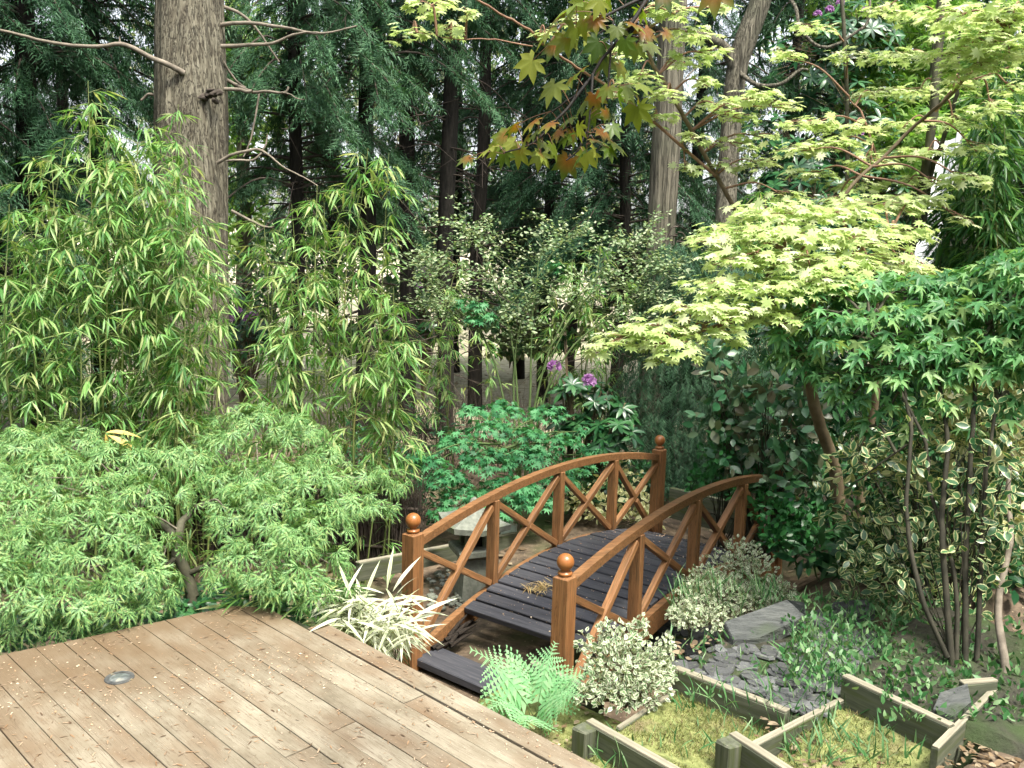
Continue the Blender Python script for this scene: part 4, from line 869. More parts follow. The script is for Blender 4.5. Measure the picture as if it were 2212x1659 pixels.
limb(gm, [(1712,735,5.45),(1740,690,5.3),(1790,600,5.2),(1830,500,5.2)], .024, .012, M['twig_brown']); limb(gm, [(1672,665,5.3),(1600,690,5.0),(1500,720,4.7),(1400,745,4.55)], .018, .006, M['twig_red'])
limb(gm, [(1672,665,5.3),(1660,600,5.2),(1690,540,5.0)], .02, .01, M['twig_brown']); limb(gm, [(1850,1240,5.9),(1866,1000,5.9),(1895,850,5.8),(1900,700,5.7),(1890,600,5.6)], .03, .016, M['twig_brown'])
limb(gm, [(1690,540,5.0),(1800,560,5.0),(1920,500,5.2)], .012, .006, M['twig_red'])
gp = [(1680,455,5.0,.30),(1790,462,5.2,.32),(1900,440,5.4,.30),(1985,430,5.5,.18),(1590,500,4.9,.22),(1700,505,4.85,.34),(1830,515,5.0,.32),(1930,500,5.2,.24),(1530,520,4.8,.14),(1620,555,4.7,.26),(1750,565,4.7,.33),(1880,560,4.9,.30),
      (1560,615,4.6,.24),(1670,620,4.6,.30),(1790,610,4.6,.26),(1500,665,4.5,.22),(1590,670,4.5,.26),(1690,680,4.55,.2),(1420,705,4.45,.20),(1340,735,4.45,.14),(1290,752,4.45,.06),(1460,745,4.4,.18),(1540,720,4.45,.18),(1430,775,4.35,.08),(1960,585,5.0,.22),(2030,600,5.0,.14)]
maple(gm, gp, TSTAR, L['gold'], .047, 600, M['twig_red'], [P(1830,500,5.2), P(1690,540,5.0), P(1500,720,4.7), P(1672,665,5.3), P(1890,600,5.6), P(1920,500,5.2)], 82, single=300, dome=.09, droop=.28, tilt=.13, layers=2)
gm2 = thing('golden_maple', 'slender golden maple with red twigs arching over the upper right', 'tree', (2.9, 6.6, float(gz(2.9, 6.6))))
limb(gm2, [(1990,1000,6.9),(1945,700,6.8),(1990,430,6.6),(2005,330,6.55),(2020,200,6.5),(2032,60,6.5),(2036,-80,6.5)], .038, .025, M['stem_dark'], name='trunk', seg=10)
limb(gm2, [(1990,520,6.7),(2010,380,6.6),(2040,300,6.4),(2070,180,6.2),(2080,20,6.1)], .022, .010, M['stem_dark'])
limb(gm2, [(1800,460,6.0),(1850,390,6.0),(1920,330,6.0),(1990,260,5.9),(2060,200,5.6),(2130,110,5.3),(2230,20,5.0)], .013, .010, M['twig_brown'], name='branch')
limb(gm2, [(2020,240,6.0),(2080,180,5.8),(2212,130,5.5)], .012, .006, M['twig_red'])
limb(gm2, [(1598,470,6.4),(1570,420,6.3),(1520,330,6.2),(1470,240,6.0),(1430,170,5.9),(1400,110,5.8),(1370,40,5.7)], .016, .012, M['twig_brown'])
limb(gm2, [(1545,380,6.2),(1500,340,6.1),(1440,290,6.0),(1380,240,5.9),(1300,180,5.7),(1220,130,5.5),(1150,75,5.3),(1080,30,5.2),(1000,-20,5.1)], .012, .006, M['twig_red'])
limb(gm2, [(1150,100,5.3),(1080,88,5.2),(990,80,5.1),(900,70,5.0)], .005, .002, M['twig_red'], seed=4)
limb(gm2, [(1900,360,6.5),(1860,240,6.6),(1830,210,6.6)], .010, .004, M['twig_red']); limb(gm2, [(1825,500,7.0),(1832,300,7.0),(1822,60,7.0),(1815,-40,7.0)], .017, .014, M['stem_dark'])
gp2 = [(1640,205,6.0,.17),(1560,225,6.0,.18),(1600,250,6.0,.15),(1480,130,5.9,.14),(1530,180,5.9,.12),(1690,225,6.0,.15),(1590,310,6.1,.15),(1500,300,6,.12),(1650,290,6.2,.12),(1560,360,6.2,.14),(1480,360,6.1,.1),
       (1750,265,6.4,.22),(1840,275,6.4,.22),(1790,310,6.4,.25),(1730,320,6.3,.18),(1750,375,6.4,.2),(1880,350,6.4,.22),(1940,330,6.6,.2),(1850,400,6.5,.22),(1960,390,6.6,.18),(1700,420,6.3,.14),
       (890,70,5.0,.12),(975,64,5.1,.10),(930,8,5.0,.14),(1010,30,5.0,.06),(1255,44,5.3,.11),(1180,70,5.3,.08),(1330,112,5.6,.16),(1380,165,5.8,.17),(1440,200,5.8,.16),(1420,250,5.9,.14),(1500,70,5.8,.16),(1460,25,5.7,.16),(1540,110,5.9,.12),(1330,200,5.7,.12),(1440,15,5.7,.12),(1560,10,6,.1),
       (2060,30,5.2,.24),(2140,40,5.1,.24),(2100,85,5.1,.25),(2180,105,5.0,.24),(2040,120,5.3,.18),(2120,145,5.2,.22),(2190,20,5.0,.2),(2060,180,5.5,.16),(2190,190,5.3,.14),(2090,385,5.6,.16),(2030,395,5.7,.10),(2080,470,5.6,.1),(1960,30,6.4,.16),(1900,20,6.6,.14),(1760,60,6.8,.16),(1830,120,6.8,.18),(1930,120,6.7,.2),(1980,200,6.6,.2),(1890,200,6.7,.2),(1700,120,6.6,.14),(2060,260,6.0,.2),(2140,230,5.8,.2),(1950,270,6.5,.18),(2000,330,6.4,.16),(1650,350,6.3,.16),(1800,440,6.3,.2),(2110,320,5.9,.16)]
maple(gm2, gp2, TSTAR, L['gold'], .046, 520, M['twig_red'], [P(1990,260,5.9), P(1470,240,6.0), P(1300,180,5.7), P(1080,30,5.2), P(1860,240,6.6), P(2130,110,5.3), P(2080,180,5.8), P(1520,330,6.2), P(900,70,5.0), P(1220,130,5.5)], 83, single=260, dome=.06, droop=.22, tilt=.13, ntwig=7)

gr = thing('green_maple', 'deep green maple with dark clustered stems at the right', 'tree', (1.93, 3.62, -.14))
for pts, r0, r1 in [([(2058,1455,3.85),(2045,1300,3.9),(2032,1150,3.95),(2042,1000,4.05),(2044,900,4.1),(2010,760,4.2)], .022, .012), ([(2085,1455,3.88),(2086,1200,3.95),(2100,1000,4.0),(2106,850,4.1),(2135,700,4.15)], .020, .011),
                    ([(2046,1420,3.85),(1990,1285,3.9),(1957,1130,4.0),(1965,950,4.1),(1960,870,4.15),(1925,740,4.25)], .017, .009), ([(2066,1450,3.85),(2062,1250,3.95),(2012,1060,4.05),(1990,930,4.1),(1880,700,4.3)], .016, .009),
                    ([(2108,1460,3.88),(2122,1200,3.95),(2134,980,4.0),(2180,750,4.1)], .018, .009), ([(1960,960,4.1),(1890,1010,4.2),(1840,1040,4.3)], .008, .004)]:
    limb(gr, pts, r0*.68, r1*.7, M['stem_black'], name='stem', seg=8)
gp3 = [(1770,640,4.5,.16),(1860,630,4.5,.20),(1960,625,4.45,.2),(2060,615,4.4,.2),(2150,600,4.3,.2),(2200,580,4.2,.18),(1800,690,4.4,.18),(1900,690,4.3,.2),(2000,680,4.3,.2),(2100,670,4.2,.2),(2190,665,4.15,.18),(1740,780,4.5,.10),(1700,765,4.55,.08),(1840,750,4.3,.18),(1940,750,4.25,.2),(2050,745,4.2,.2),(2150,740,4.15,.2),(1790,815,4.4,.12),(1880,810,4.3,.16),(1990,810,4.2,.18),(2110,800,4.15,.18),(2200,790,4.1,.15),(1830,860,4.35,.1),(1760,700,4.45,.12),(1920,880,4.25,.09),(2030,880,4.15,.1),(2140,870,4.1,.1),(1970,930,4.2,.07),(2100,930,4.1,.07),(2190,880,4.05,.08),(1860,920,4.35,.06),(1700,720,4.5,.09),(1660,690,4.6,.06),(2260,620,4.1,.22),(2300,700,4.0,.22),(2270,560,4.3,.22),(2330,640,4.2,.22),(2250,780,4.0,.18),(2350,560,4.0,.22)]
maple(gr, gp3, TM5, L['gmaple'], .068, 700, M['stem_dark'], [P(2010,760,4.2), P(2135,700,4.15), P(1925,740,4.25), P(1880,700,4.3), P(2180,750,4.1)], 84, single=280, dome=.3, droop=.7, tilt=.42, ntwig=5)

cm = thing('small_maple', 'small emerald maple with spreading leaves behind the left railing', 'tree', (P(1080,1100,7.5)[0], P(1080,1100,7.5)[1], -.74))
limb(cm, [(1130,1240,7.4),(1125,1100,7.5),(1100,1010,7.5),(1080,960,7.5)], .016, .008, M['twig_green'], name='trunk')
cp = [(930,1000,7.2,.14),(990,960,7.4,.2),(1060,930,7.6,.22),(1130,940,7.7,.2),(960,1040,7.1,.2),(1050,1000,7.3,.26),(1140,990,7.5,.24),(1210,960,7.7,.2),(1000,1080,7.1,.22),(1100,1060,7.2,.26),(1190,1040,7.5,.22),(1020,890,7.8,.14),(1240,1010,7.7,.18),(960,1110,7.0,.14),(1070,1110,7.1,.2),(1290,980,7.9,.2),(1330,930,8.1,.2),(1270,930,8.0,.2),(1180,900,7.9,.2),(1090,890,7.9,.18),(900,990,7.1,.08),(1150,1090,7.2,.2),(1040,690,8.2,.16),(1000,660,8.3,.1),(1030,660,8.2,.1),(1200,575,8.2,.08)]
maple(cm, cp, TMAPLE, L['cmaple'], .050, 900, M['twig_green'], [P(1100,1010,7.5), P(1080,960,7.5), P(1050,720,8.2)], 85, single=200, dome=.4, droop=.6, tilt=.3, ntwig=4)

# the twig of bronze maple leaves hanging close to the viewer
hm = thing('hanging_maple_twig', 'dark twig of bronze and green maple leaves hanging near the camera', 'branch', P(1420,-260,1.9))
HP = [[(1470,-330,2.0),(1420,-120,1.95),(1400,-10,1.92),(1345,75,1.9),(1300,130,1.9),(1272,172,1.9),(1236,212,1.9),(1190,240,1.9)], [(1280,160,1.9),(1276,235,1.88),(1266,312,1.87)], [(1325,45,1.92),(1319,115,1.9),(1312,180,1.9),(1307,245,1.9)],
      [(1268,178,1.9),(1232,225,1.88),(1200,262,1.87),(1150,310,1.86),(1090,332,1.86)], [(1400,-10,1.92),(1340,18,1.9),(1290,42,1.88),(1235,66,1.87)], [(1266,285,1.88),(1250,320,1.87),(1225,345,1.87)], [(1345,75,1.9),(1380,80,1.92),(1410,90,1.93)]]
for i, pth in enumerate(HP): limb(hm, pth, (.0065, .0034, .0028, .004, .004, .0024, .0028)[i], .0014, M['twig_black'], name='twig', wob=.002, seed=i)
HL = [(1227,14,160,92),(1232,40,100,66),(1293,14,100,70),(1175,73,140,92),(1243,78,85,86),(1288,52,90,56),(1377,54,10,60),(1401,75,60,72),(1372,110,95,62),(1412,101,30,62),(1138,145,140,84),(1290,106,110,76),(1337,70,80,58),(1248,155,150,62),(1189,197,120,84),(1255,228,140,76),(1288,218,70,56),(1307,199,130,60),(1335,214,90,66),(1361,199,40,66),(1396,187,20,66),(1375,249,85,84),(1222,260,170,64),(1267,275,120,58),(1314,249,60,48),(1143,268,160,66),(1103,277,165,60),(1074,300,170,80),(1070,334,100,70),(1119,338,110,66),(1159,319,95,62),(1182,314,30,50),(1248,338,140,70),(1222,362,110,74),(1296,303,10,62),(1338,314,20,70),(1446,73,20,46),(1176,340,40,50),(1002,344,172,52),(1215,95,120,70),(1275,85,60,64),(1545,-6,110,104),(1320,10,60,60)]
rh = np.random.RandomState(19); HL += [(1050,322,160,66),(1085,342,120,60),(1130,305,140,62),(1165,345,110,60),(1200,325,60,60),(1215,300,150,62),(1290,330,70,60),(1310,290,30,62),(1250,285,100,58),(1180,270,160,60),(1265,345,95,66),(1320,330,60,54),(1260,60,95,70),(1200,40,150,64),(1310,140,80,60),(1345,150,60,58),(1225,180,130,60),(1280,250,100,60),(1200,290,140,56),(1240,300,80,58),(1330,280,40,54),(1150,290,150,60),(1100,315,150,62),(1260,20,80,70),(1385,225,60,60),(1350,100,100,60),(1190,110,130,60),(1390,30,40,60),(1440,-5,60,80)]
rh = np.random.RandomState(19); hme = tmesh('leaf', THANG, L['hang']); stalk = []
tw_pts = np.concatenate([cr([P(*q) for q in pth], 6) for pth in HP])
right = np.array(ray(FW/2+100, FH/2)-ray(FW/2, FH/2)); right = unit(right); fwd = unit(ray(FW/2, FH/2)); upv = np.cross(right, fwd)
for i, (x, y, an, sz) in enumerate(HL):
    d = 1.9+rh.uniform(-.12, .10); c = P(x, y, d); a = math.radians(an+rh.uniform(-10,10)); s = sz/FOC*d*.66
    T = unit(right*math.cos(a)-upv*math.sin(a)+fwd*rh.uniform(-.35,.35)+np.array([0,0,-.15])); Nn = unit(-fwd*rh.uniform(.1,.6)+np.array([rh.randn()*.35, rh.randn()*.2, rh.uniform(.6,1.2)]))
    b = c-T*s*.35; R = frames(T[None], Nn[None])[0]; rl = root_loc(hm)
    o = bpy.data.objects.new('leaf', hme); C.objects.link(o); o.parent = hm; o.matrix_basis = Matrix([[*(R[r]*s), b[r]-rl[r]] for r in range(3)]+[[0,0,0,1]])
    k = np.argmin(np.linalg.norm(tw_pts-b, axis=1)); stalk.append(tube(cr([b, (b+tw_pts[k])/2+np.array([0,0,.008]), tw_pts[k]], 3), .0008, .0008, seg=4))
tubes(hm, 'leaf_stalks', stalk, M['twig_red'], kind='stuff')

# ------------------------------------------------------------------ shrubs
def blobs(r, ells, n):
    """points through ellipsoids given as (photo x, photo y, distance, rx, rz, weight), with the outward direction"""
    w = np.array([e[5] if len(e) > 5 else 1 for e in ells], float); w /= w.sum(); k = r.choice(len(ells), n, p=w); c = np.array([P(*e[:3]) for e in ells])[k]
    v = unit(r.randn(n, 3)); u = r.rand(n)**.45; rr = np.array([[e[3], e[3]*.9, e[4]] for e in ells])[k]; return c+v*u[:,None]*rr, v, c
def shrub(t, ells, n, tpl, mat, size, twigmat, seed, single=0, up=.5, ntw=40, base=None, twr=.004, name='foliage', jit=.6):
    r = np.random.RandomState(seed); p, v, c = blobs(r, ells, n); p[:,2] = np.maximum(p[:,2], gz(p[:,0], p[:,1])+.02)
    T = v*.8+r.randn(n,3)*jit+np.array([0,0,.1]); Nn = v*.5+np.array([0,-.25,up])+r.randn(n,3)*.4
    leaves(t, tpl, p, T, Nn, r.uniform(size*.7, size*1.3, n), mat, single=single, name=name)
    tw = []; b0 = np.asarray(base) if base is not None else None
    for i in range(ntw):
        k = r.randint(n); a = b0+np.array([r.uniform(-.05,.05), r.uniform(-.05,.05), 0]) if b0 is not None else c[k]; m = (a+c[k])/2*.5+c[k]*.5+r.randn(3)*.02
        tw.append(tube(cr([a, m, p[k]], 4), twr, twr*.35, seg=4))
    tubes(t, 'stems', tw, twigmat, kind='stuff')
def sthing(name, label, cat, px, py, d, group=None):
    p = P(px, py, d); return thing(name, label, cat, (p[0], p[1], float(gz(p[0], p[1]))), group), (p[0], p[1], float(gz(p[0], p[1])))

t, b = sthing('euonymus', 'rounded pale variegated shrub beside the bridge entrance post', 'shrub', 1350, 1530, 3.85)
b = G(1355, 1520, -.40)
shrub(t, [(1350,1440,3.88,.17,.15,3),(1300,1420,3.95,.11,.10),(1405,1425,3.95,.11,.10),(1330,1500,3.8,.10,.08),(1400,1490,3.8,.10,.09),(1290,1470,3.9,.08,.08),(1350,1380,4.0,.09,.07),(1430,1450,3.9,.06,.07),(1262,1385,3.95,.035,.05,.25),(1442,1392,3.95,.03,.05,.25),(1385,1350,4.0,.03,.05,.25),(1305,1362,4.0,.03,.05,.25),(1255,1500,3.8,.03,.04,.2)], 2300, TSMALL, L['euon'], .024, M['twig_brown'], 91, single=200, base=b, ntw=140, twr=.003)
t, b = sthing('groundcover', 'wispy pale green groundcover shrub right of the bridge railing', 'shrub', 1560, 1330, 5.0)
shrub(t, [(1500,1300,4.85,.14,.10),(1560,1290,4.95,.18,.12,2),(1620,1300,4.9,.14,.10),(1560,1240,5.1,.16,.14),(1630,1240,5.1,.14,.12),(1530,1335,4.75,.14,.06),(1480,1330,4.75,.10,.06),(1680,1280,5.0,.10,.08),(1600,1200,5.2,.14,.1),(1520,1260,5.0,.12,.1)], 3600, TSMALL, L['euon'], .023, M['twig_brown'], 92, single=120, base=P(1560,1345,4.9), ntw=160, twr=.0025)
t2 = t
r = np.random.RandomState(5); n = 240; p0 = np.array([P(r.uniform(1450,1690), r.uniform(1270,1350), r.uniform(4.7,5.1)) for _ in range(n)]); T = np.stack([r.randn(n)*.4, r.randn(n)*.4, np.ones(n)], -1)
leaves(t2, T_blade((.5,1,.8,0), .022, .4, .004), p0, T, np.stack([r.randn(n), -np.ones(n)*.6, r.randn(n)*.3], -1), r.uniform(.08,.17,n), L['grass'], name='grass_blades')

t, b = sthing('variegated_shrub', 'large shrub with cream edged oval leaves behind the dark stems', 'shrub', 2020, 1330, 4.9)
shrub(t, [(2130,830,4.7,.20,.14,2),(2060,900,4.8,.24,.16,2),(2170,930,4.7,.22,.18,2),(1950,960,5.0,.2,.16),(2060,1010,4.9,.26,.18,2),(2180,1060,4.7,.2,.2,2),(1940,1080,5.0,.22,.18,2),(2060,1140,4.9,.24,.18,2),(1880,1150,5.0,.2,.16,1.5),(1960,1210,4.8,.22,.14,2),(2090,1230,4.8,.2,.14),(1850,1230,4.9,.12,.10),(2190,1200,4.7,.14,.16),(1870,1000,5.1,.2,.16),(1800,1090,5.2,.14,.12,.7),(1960,1290,4.6,.2,.08,1.5),(2080,1310,4.5,.16,.08),(1850,1290,4.8,.16,.06),(2010,1180,4.1,.12,.12,.8),(2120,1120,3.95,.12,.14,.8),(2010,1040,4.1,.12,.12,.8),(2160,990,4.0,.1,.12,.6),(1900,1240,4.5,.14,.10)], 1700, TOVAL, L['elae'], .054, M['stem_dark'], 93, single=300, base=P(2030,1340,4.9), ntw=40, twr=.004)
shrub(t, [(2150,850,4.4,.18,.10,2),(2190,960,4.35,.16,.10,2),(2090,960,4.45,.16,.1,1.2),(2060,880,4.7,.14,.08),(1960,1010,4.9,.12,.06),(1840,1020,5.1,.14,.08,.6),(2200,1120,4.6,.10,.1),(1900,1130,4.9,.12,.08,.6)], 420, TOVAL, L['elae_y'], .060, M['stem_dark'], 94, base=P(2030,1340,4.9), ntw=14, name='cream_leaves')
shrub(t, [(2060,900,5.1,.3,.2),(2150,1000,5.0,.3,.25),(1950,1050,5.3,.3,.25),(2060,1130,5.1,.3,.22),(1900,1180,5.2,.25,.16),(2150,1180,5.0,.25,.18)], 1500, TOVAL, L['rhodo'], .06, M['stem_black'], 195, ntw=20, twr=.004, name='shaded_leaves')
shrub(t, [(1870,980,4.3,.14,.1),(1960,930,4.2,.16,.12),(2060,930,4.0,.16,.14),(2150,900,3.95,.16,.14),(2190,1010,3.9,.12,.14),(2090,1060,3.95,.14,.14),(1990,1100,4.1,.14,.14),(1900,1110,4.3,.14,.12),(2170,1130,3.9,.12,.12),(2060,1200,4.0,.14,.10),(1940,1220,4.2,.16,.1),(1850,1200,4.4,.12,.08),(2150,1240,3.9,.1,.08)], 480, TOVAL, L['elae'], .048, M['stem_black'], 194, base=P(2060,1400,3.95), ntw=16, twr=.003, name='near_leaves')
t, b = sthing('oval_leaf_shrub', 'shrub with glossy grey green and pinkish oval leaves beyond the bridge', 'shrub', 1640, 1150, 6.6)
shrub(t, [(1580,830,6.5,.24,.18),(1660,840,6.5,.22,.18),(1560,920,6.6,.22,.2),(1660,930,6.4,.24,.2),(1720,960,6.3,.2,.2),(1600,1000,6.5,.2,.2),(1700,1040,6.3,.2,.16),(1540,770,6.7,.16,.1),(1740,880,6.3,.16,.16)], 620, TOVAL, L['phot'], .095, M['stem_dark'], 95, single=200, base=b, ntw=50, twr=.007)
t, b = sthing('glossy_bush', 'small bright green glossy bush at the far end of the bridge', 'shrub', 1560, 1120, 6.9)
shrub(t, [(1560,980,6.6,.18,.16),(1530,1040,6.7,.16,.12),(1620,1060,6.4,.18,.12),(1680,1100,6.0,.2,.12),(1580,920,6.7,.12,.12),(1740,1130,5.8,.2,.14),(1690,1160,5.9,.16,.08)], 1300, TOVAL, L['bush'], .05, M['stem_dark'], 96, single=120, base=b, ntw=40, twr=.004)
t, b = sthing('spotted_shrub', 'shrub with yellow cream leaves seen through the far left railing', 'shrub', 1320, 1130, 7.7)
shrub(t, [(1300,1090,7.7,.22,.16,2),(1370,1080,7.8,.2,.16),(1250,1080,7.7,.18,.14),(1330,1020,7.9,.22,.14),(1400,1120,7.7,.14,.12)], 620, TOVAL, L['elae_y'], .058, M['stem_dark'], 196, single=80, base=b, ntw=30, twr=.004)
shrub(t, [(1300,1060,7.9,.3,.2,2),(1370,1020,8.1,.25,.2),(1230,1060,7.9,.25,.2)], 700, TOVAL, L['rhodo'], .06, M['stem_dark'], 197, ntw=10, twr=.004, name='green_leaves')
t, b = sthing('pale_tall_shrub', 'tall vase shaped shrub with tiny cream leaves above the small maple', 'shrub', 1130, 1010, 8.2)
for pts in ([(1125,1090,8.2),(1120,900,8.2),(1110,760,8.2),(1085,660,8.2),(1060,590,8.1)], [(1130,1090,8.2),(1145,860,8.2),(1150,700,8.2),(1160,600,8.2),(1175,530,8.2)], [(1135,1090,8.2),(1170,880,8.1),(1230,760,8.0),(1310,690,8.0),(1420,640,8.0)], [(1122,1090,8.2),(1110,850,8.2),(1120,720,8.2),(1150,640,8.2)], [(1118,1000,8.2),(1060,760,8.3),(980,660,8.3),(900,580,8.3)], [(1130,1000,8.2),(1180,780,8.1),(1250,640,8.1),(1330,560,8.1)]):
    limb(t, pts, .013, .004, M['twig_green'], name='stem')
def feather(t, ntw, ln, per, tpl, mat, size, twigmat, seed, single=0, umin=.45, rise=.45, side=1.0):
    """fine leafy twigs growing out along the upper parts of a plant's limbs"""
    r = np.random.RandomState(seed); pth = LIMBS[t.name]; pos, T, Nn, S, tw = [], [], [], [], []
    for i in range(ntw):
        p = pth[r.randint(len(pth))]; b = p[int(r.uniform(umin, .999)*len(p))]; a = r.rand()*6.283; o = unit(np.array([math.cos(a)*side, math.sin(a)*.7*side, r.uniform(-.15, rise*2)])); l = ln*r.uniform(.5, 1.3)
        e = b+o*l+np.array([0,0,-.12*l]); q = cr([b, b+o*l*.55+r.randn(3)*.03, e], 4); tw.append(tube(q, .0032, .001, seg=3))
        m = int(per*l/ln)+3; u = r.uniform(.2, 1, m); ix = (u*(len(q)-1)).astype(int); pp = q[ix]+r.randn(m,3)*.022; sd_ = unit(np.cross(o, [0,0,1.]))
        for k in range(m):
            pos.append(pp[k]); T.append(o*.6+sd_*r.choice((-1,1))*.9+r.randn(3)*.35); Nn.append(np.array([0,-.25,1.])+r.randn(3)*.35); S.append(size*r.uniform(.65,1.3))
    tubes(t, 'twigs', tw, twigmat, kind='stuff', smooth=False); leaves(t, tpl, np.array(pos), np.array(T), np.array(Nn), np.array(S), mat, single=single)
for pts in ([(1060,760,8.3),(1010,660,8.4),(930,590,8.5),(880,540,8.5)], [(1150,700,8.2),(1120,600,8.4),(1040,530,8.5),(1000,490,8.5)], [(1175,800,8.1),(1260,640,8.1),(1340,540,8.2),(1380,520,8.2)], [(1160,600,8.2),(1200,540,8.2),(1240,500,8.2)], [(1310,690,8.0),(1400,600,8.1),(1480,560,8.1)], [(1120,760,8.2),(1000,700,8.4),(930,660,8.4)], [(1180,760,8.1),(1300,620,8.0),(1420,650,8.0)]):
    limb(t, pts, .007, .003, M['twig_green'], name='stem')
feather(t, 330, .42, 15, TSMALL, L['cloud'], .036, M['twig_green'], 97, single=120)
t, b = sthing('rhododendron', 'dark leaved rhododendron with two lilac flower trusses behind the bridge', 'shrub', 1240, 1010, 8.1)
def whorls(t, ells, nw, seed, lf=.13, single=120, base=None):
    r = np.random.RandomState(seed); p, v, c = blobs(r, ells, nw); pos, T, Nn, S, tw = [], [], [], [], []
    for i in range(nw):
        ax_ = unit(v[i]+np.array([0,-.2,.9])); u = unit(np.cross(ax_, [1,.2,.1])); w = np.cross(ax_, u); k = r.randint(6, 9)
        for j in range(k):
            a = 6.283*j/k+r.uniform(-.2,.2); o = u*math.cos(a)+w*math.sin(a); pos.append(p[i]); T.append(o+ax_*r.uniform(-.15,.45)); Nn.append(ax_); S.append(lf*r.uniform(.75,1.2))
        tw.append(tube(cr([base if base is not None else c[i], c[i]*.6+p[i]*.4, p[i]], 4), .006, .003, seg=4))
    tubes(t, 'stems', tw, M['twig_brown'], kind='stuff'); leaves(t, TLANCE, np.array(pos), np.array(T), np.array(Nn), np.array(S), L['rhodo'], single=single)
whorls(t, [(1230,840,8.1,.2,.16),(1290,870,8.0,.22,.18),(1330,940,7.9,.22,.18),(1260,930,8.0,.24,.2),(1225,740,8.3,.08,.06,.4),(1340,890,8.0,.16,.14),(1200,900,8.1,.14,.14)], 75, 98, base=np.array(b))
def truss(parent, c, rad, seed, sname='flower', nf=13):
    r = np.random.RandomState(seed); pos, T, Nn, S = [], [], [], []
    for i in range(nf):
        o = unit(np.array([r.randn(), r.randn()-.4, abs(r.randn())*.7+.1])); u = unit(np.cross(o, [.3,1,.2])); w = np.cross(o, u)
        for j in range(5):
            a = j*1.2566+i; q = u*math.cos(a)+w*math.sin(a); pos.append(c+o*rad*.55); T.append(o*.75+q*.85); Nn.append(o*.8-q*.6); S.append(rad*.72)
    tpl = T_blade((0,.7,1,.8,0), .30, .15, .05); V, F, UV = scatter(tpl, np.array(pos), frames(np.array(T), np.array(Nn)), np.array(S)); part(sname, fmesh(sname, V, F, UV, mat=M['flower']), parent)
truss(t, P(1197,793,7.75), .060, 1, 'flower_truss'); truss(t, P(1273,825,7.65), .066, 2, 'flower_truss')
t, b = sthing('rhododendron', 'shaded rhododendron bank with a few lilac flowers behind the golden maple', 'shrub', 1800, 700, 12.5)
whorls(t, [(1780,120,12.5,1.0,.7),(1720,330,12.2,.8,.7),(1850,260,12.0,.9,.7),(1760,430,11.8,.9,.6),(1850,60,12.5,.9,.6),(1900,420,11.8,.8,.6),(1690,520,11.5,.8,.5),(1800,540,11.4,.8,.5)], 620, 99, lf=.17, single=60)
for i, (x, y) in enumerate([(1792,22),(1815,8),(1766,32),(1857,291),(1870,24)]): truss(t, P(x, y, 11.2), .055, 10+i, 'flower_truss')
for i, (lb, ells, fl) in enumerate([('distant rhododendron with lilac flowers glimpsed left of the light bamboo', [(520,690,11.5,.5,.4),(560,740,11.2,.4,.3)], [(515,672),(535,690),(548,681),(500,690)]), ('distant rhododendron with lilac flowers between the dark trunks', [(915,620,13,.35,.4),(930,700,13,.4,.3)], [(915,585),(905,618),(925,600)]), ('far rhododendron flowering pink beyond the thin conifers', [(1110,430,17,.7,.5),(1170,480,17,.6,.4)], [(1112,415),(1125,440),(1090,425),(1105,462)])]):
    t, b = sthing('rhododendron', lb, 'shrub', ells[0][0], ells[0][1], ells[0][2]); whorls(t, ells, 60, 120+i, lf=.14, single=0, base=np.array(b))
    for j, (x, y) in enumerate(fl): truss(t, P(x, y, ells[0][2]-.7), .055, 30+i*9+j, 'flower_truss')

# understory: dark bank of leaves in the shade below the golden maple, brush at the left of the bridge
t, b = sthing('laurel_bank', 'dark laurel leaves in deep shade behind the variegated shrub', 'shrub', 1850, 1100, 6.6)
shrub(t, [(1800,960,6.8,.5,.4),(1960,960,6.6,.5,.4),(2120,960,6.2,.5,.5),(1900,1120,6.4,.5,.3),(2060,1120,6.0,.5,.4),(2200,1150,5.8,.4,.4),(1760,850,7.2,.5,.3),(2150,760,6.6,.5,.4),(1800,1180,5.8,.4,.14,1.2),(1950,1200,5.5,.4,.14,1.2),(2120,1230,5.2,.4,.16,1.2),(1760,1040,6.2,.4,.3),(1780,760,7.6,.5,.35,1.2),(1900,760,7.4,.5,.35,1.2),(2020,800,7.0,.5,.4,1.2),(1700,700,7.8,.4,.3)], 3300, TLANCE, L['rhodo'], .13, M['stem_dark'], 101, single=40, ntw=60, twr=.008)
t, b = sthing('undergrowth', 'tangled dark undergrowth left of the bridge below the trunks', 'shrub', 860, 1080, 8.2)
shrub(t, [(820,1000,8.4,.5,.3),(900,1050,7.9,.35,.25),(860,1110,7.4,.35,.25),(760,980,8.6,.5,.3),(920,930,9.2,.5,.3)], 1500, TLANCE, L['rhodo'], .07, M['brush'], 102, ntw=260, twr=.004, base=None, single=20)
t, b = sthing('bracken', 'leafless brown brushwood and dead stems at the foot of the dark trunks', 'brushwood', 940, 980, 10)
r = np.random.RandomState(8); tw = []
for i in range(900):
    x, y = P(r.uniform(820,1330), 900, 1)[0]*0, 0
    p = P(r.uniform(740,1340), 930, r.uniform(9.3,11.5)); p[2] = float(gz(p[0], p[1])); v = np.array([r.randn()*.35, r.randn()*.2, 1.0])*r.uniform(.15,.75); tw.append(tube(np.array([p, p+v*.5+r.randn(3)*.03, p+v]), .004, .0015, seg=3))
tubes(t, 'dead_stems', tw, M['brush'], kind='stuff', smooth=False)
t = thing('brushwood_screen', 'dark brushwood screen fence behind the laceleaf maple', 'fence', P(700, 1180, 6.3)); tw = []
pa, pb = P(200,1190,6.9), P(905,1180,6.6); pa[2] = pb[2] = 0
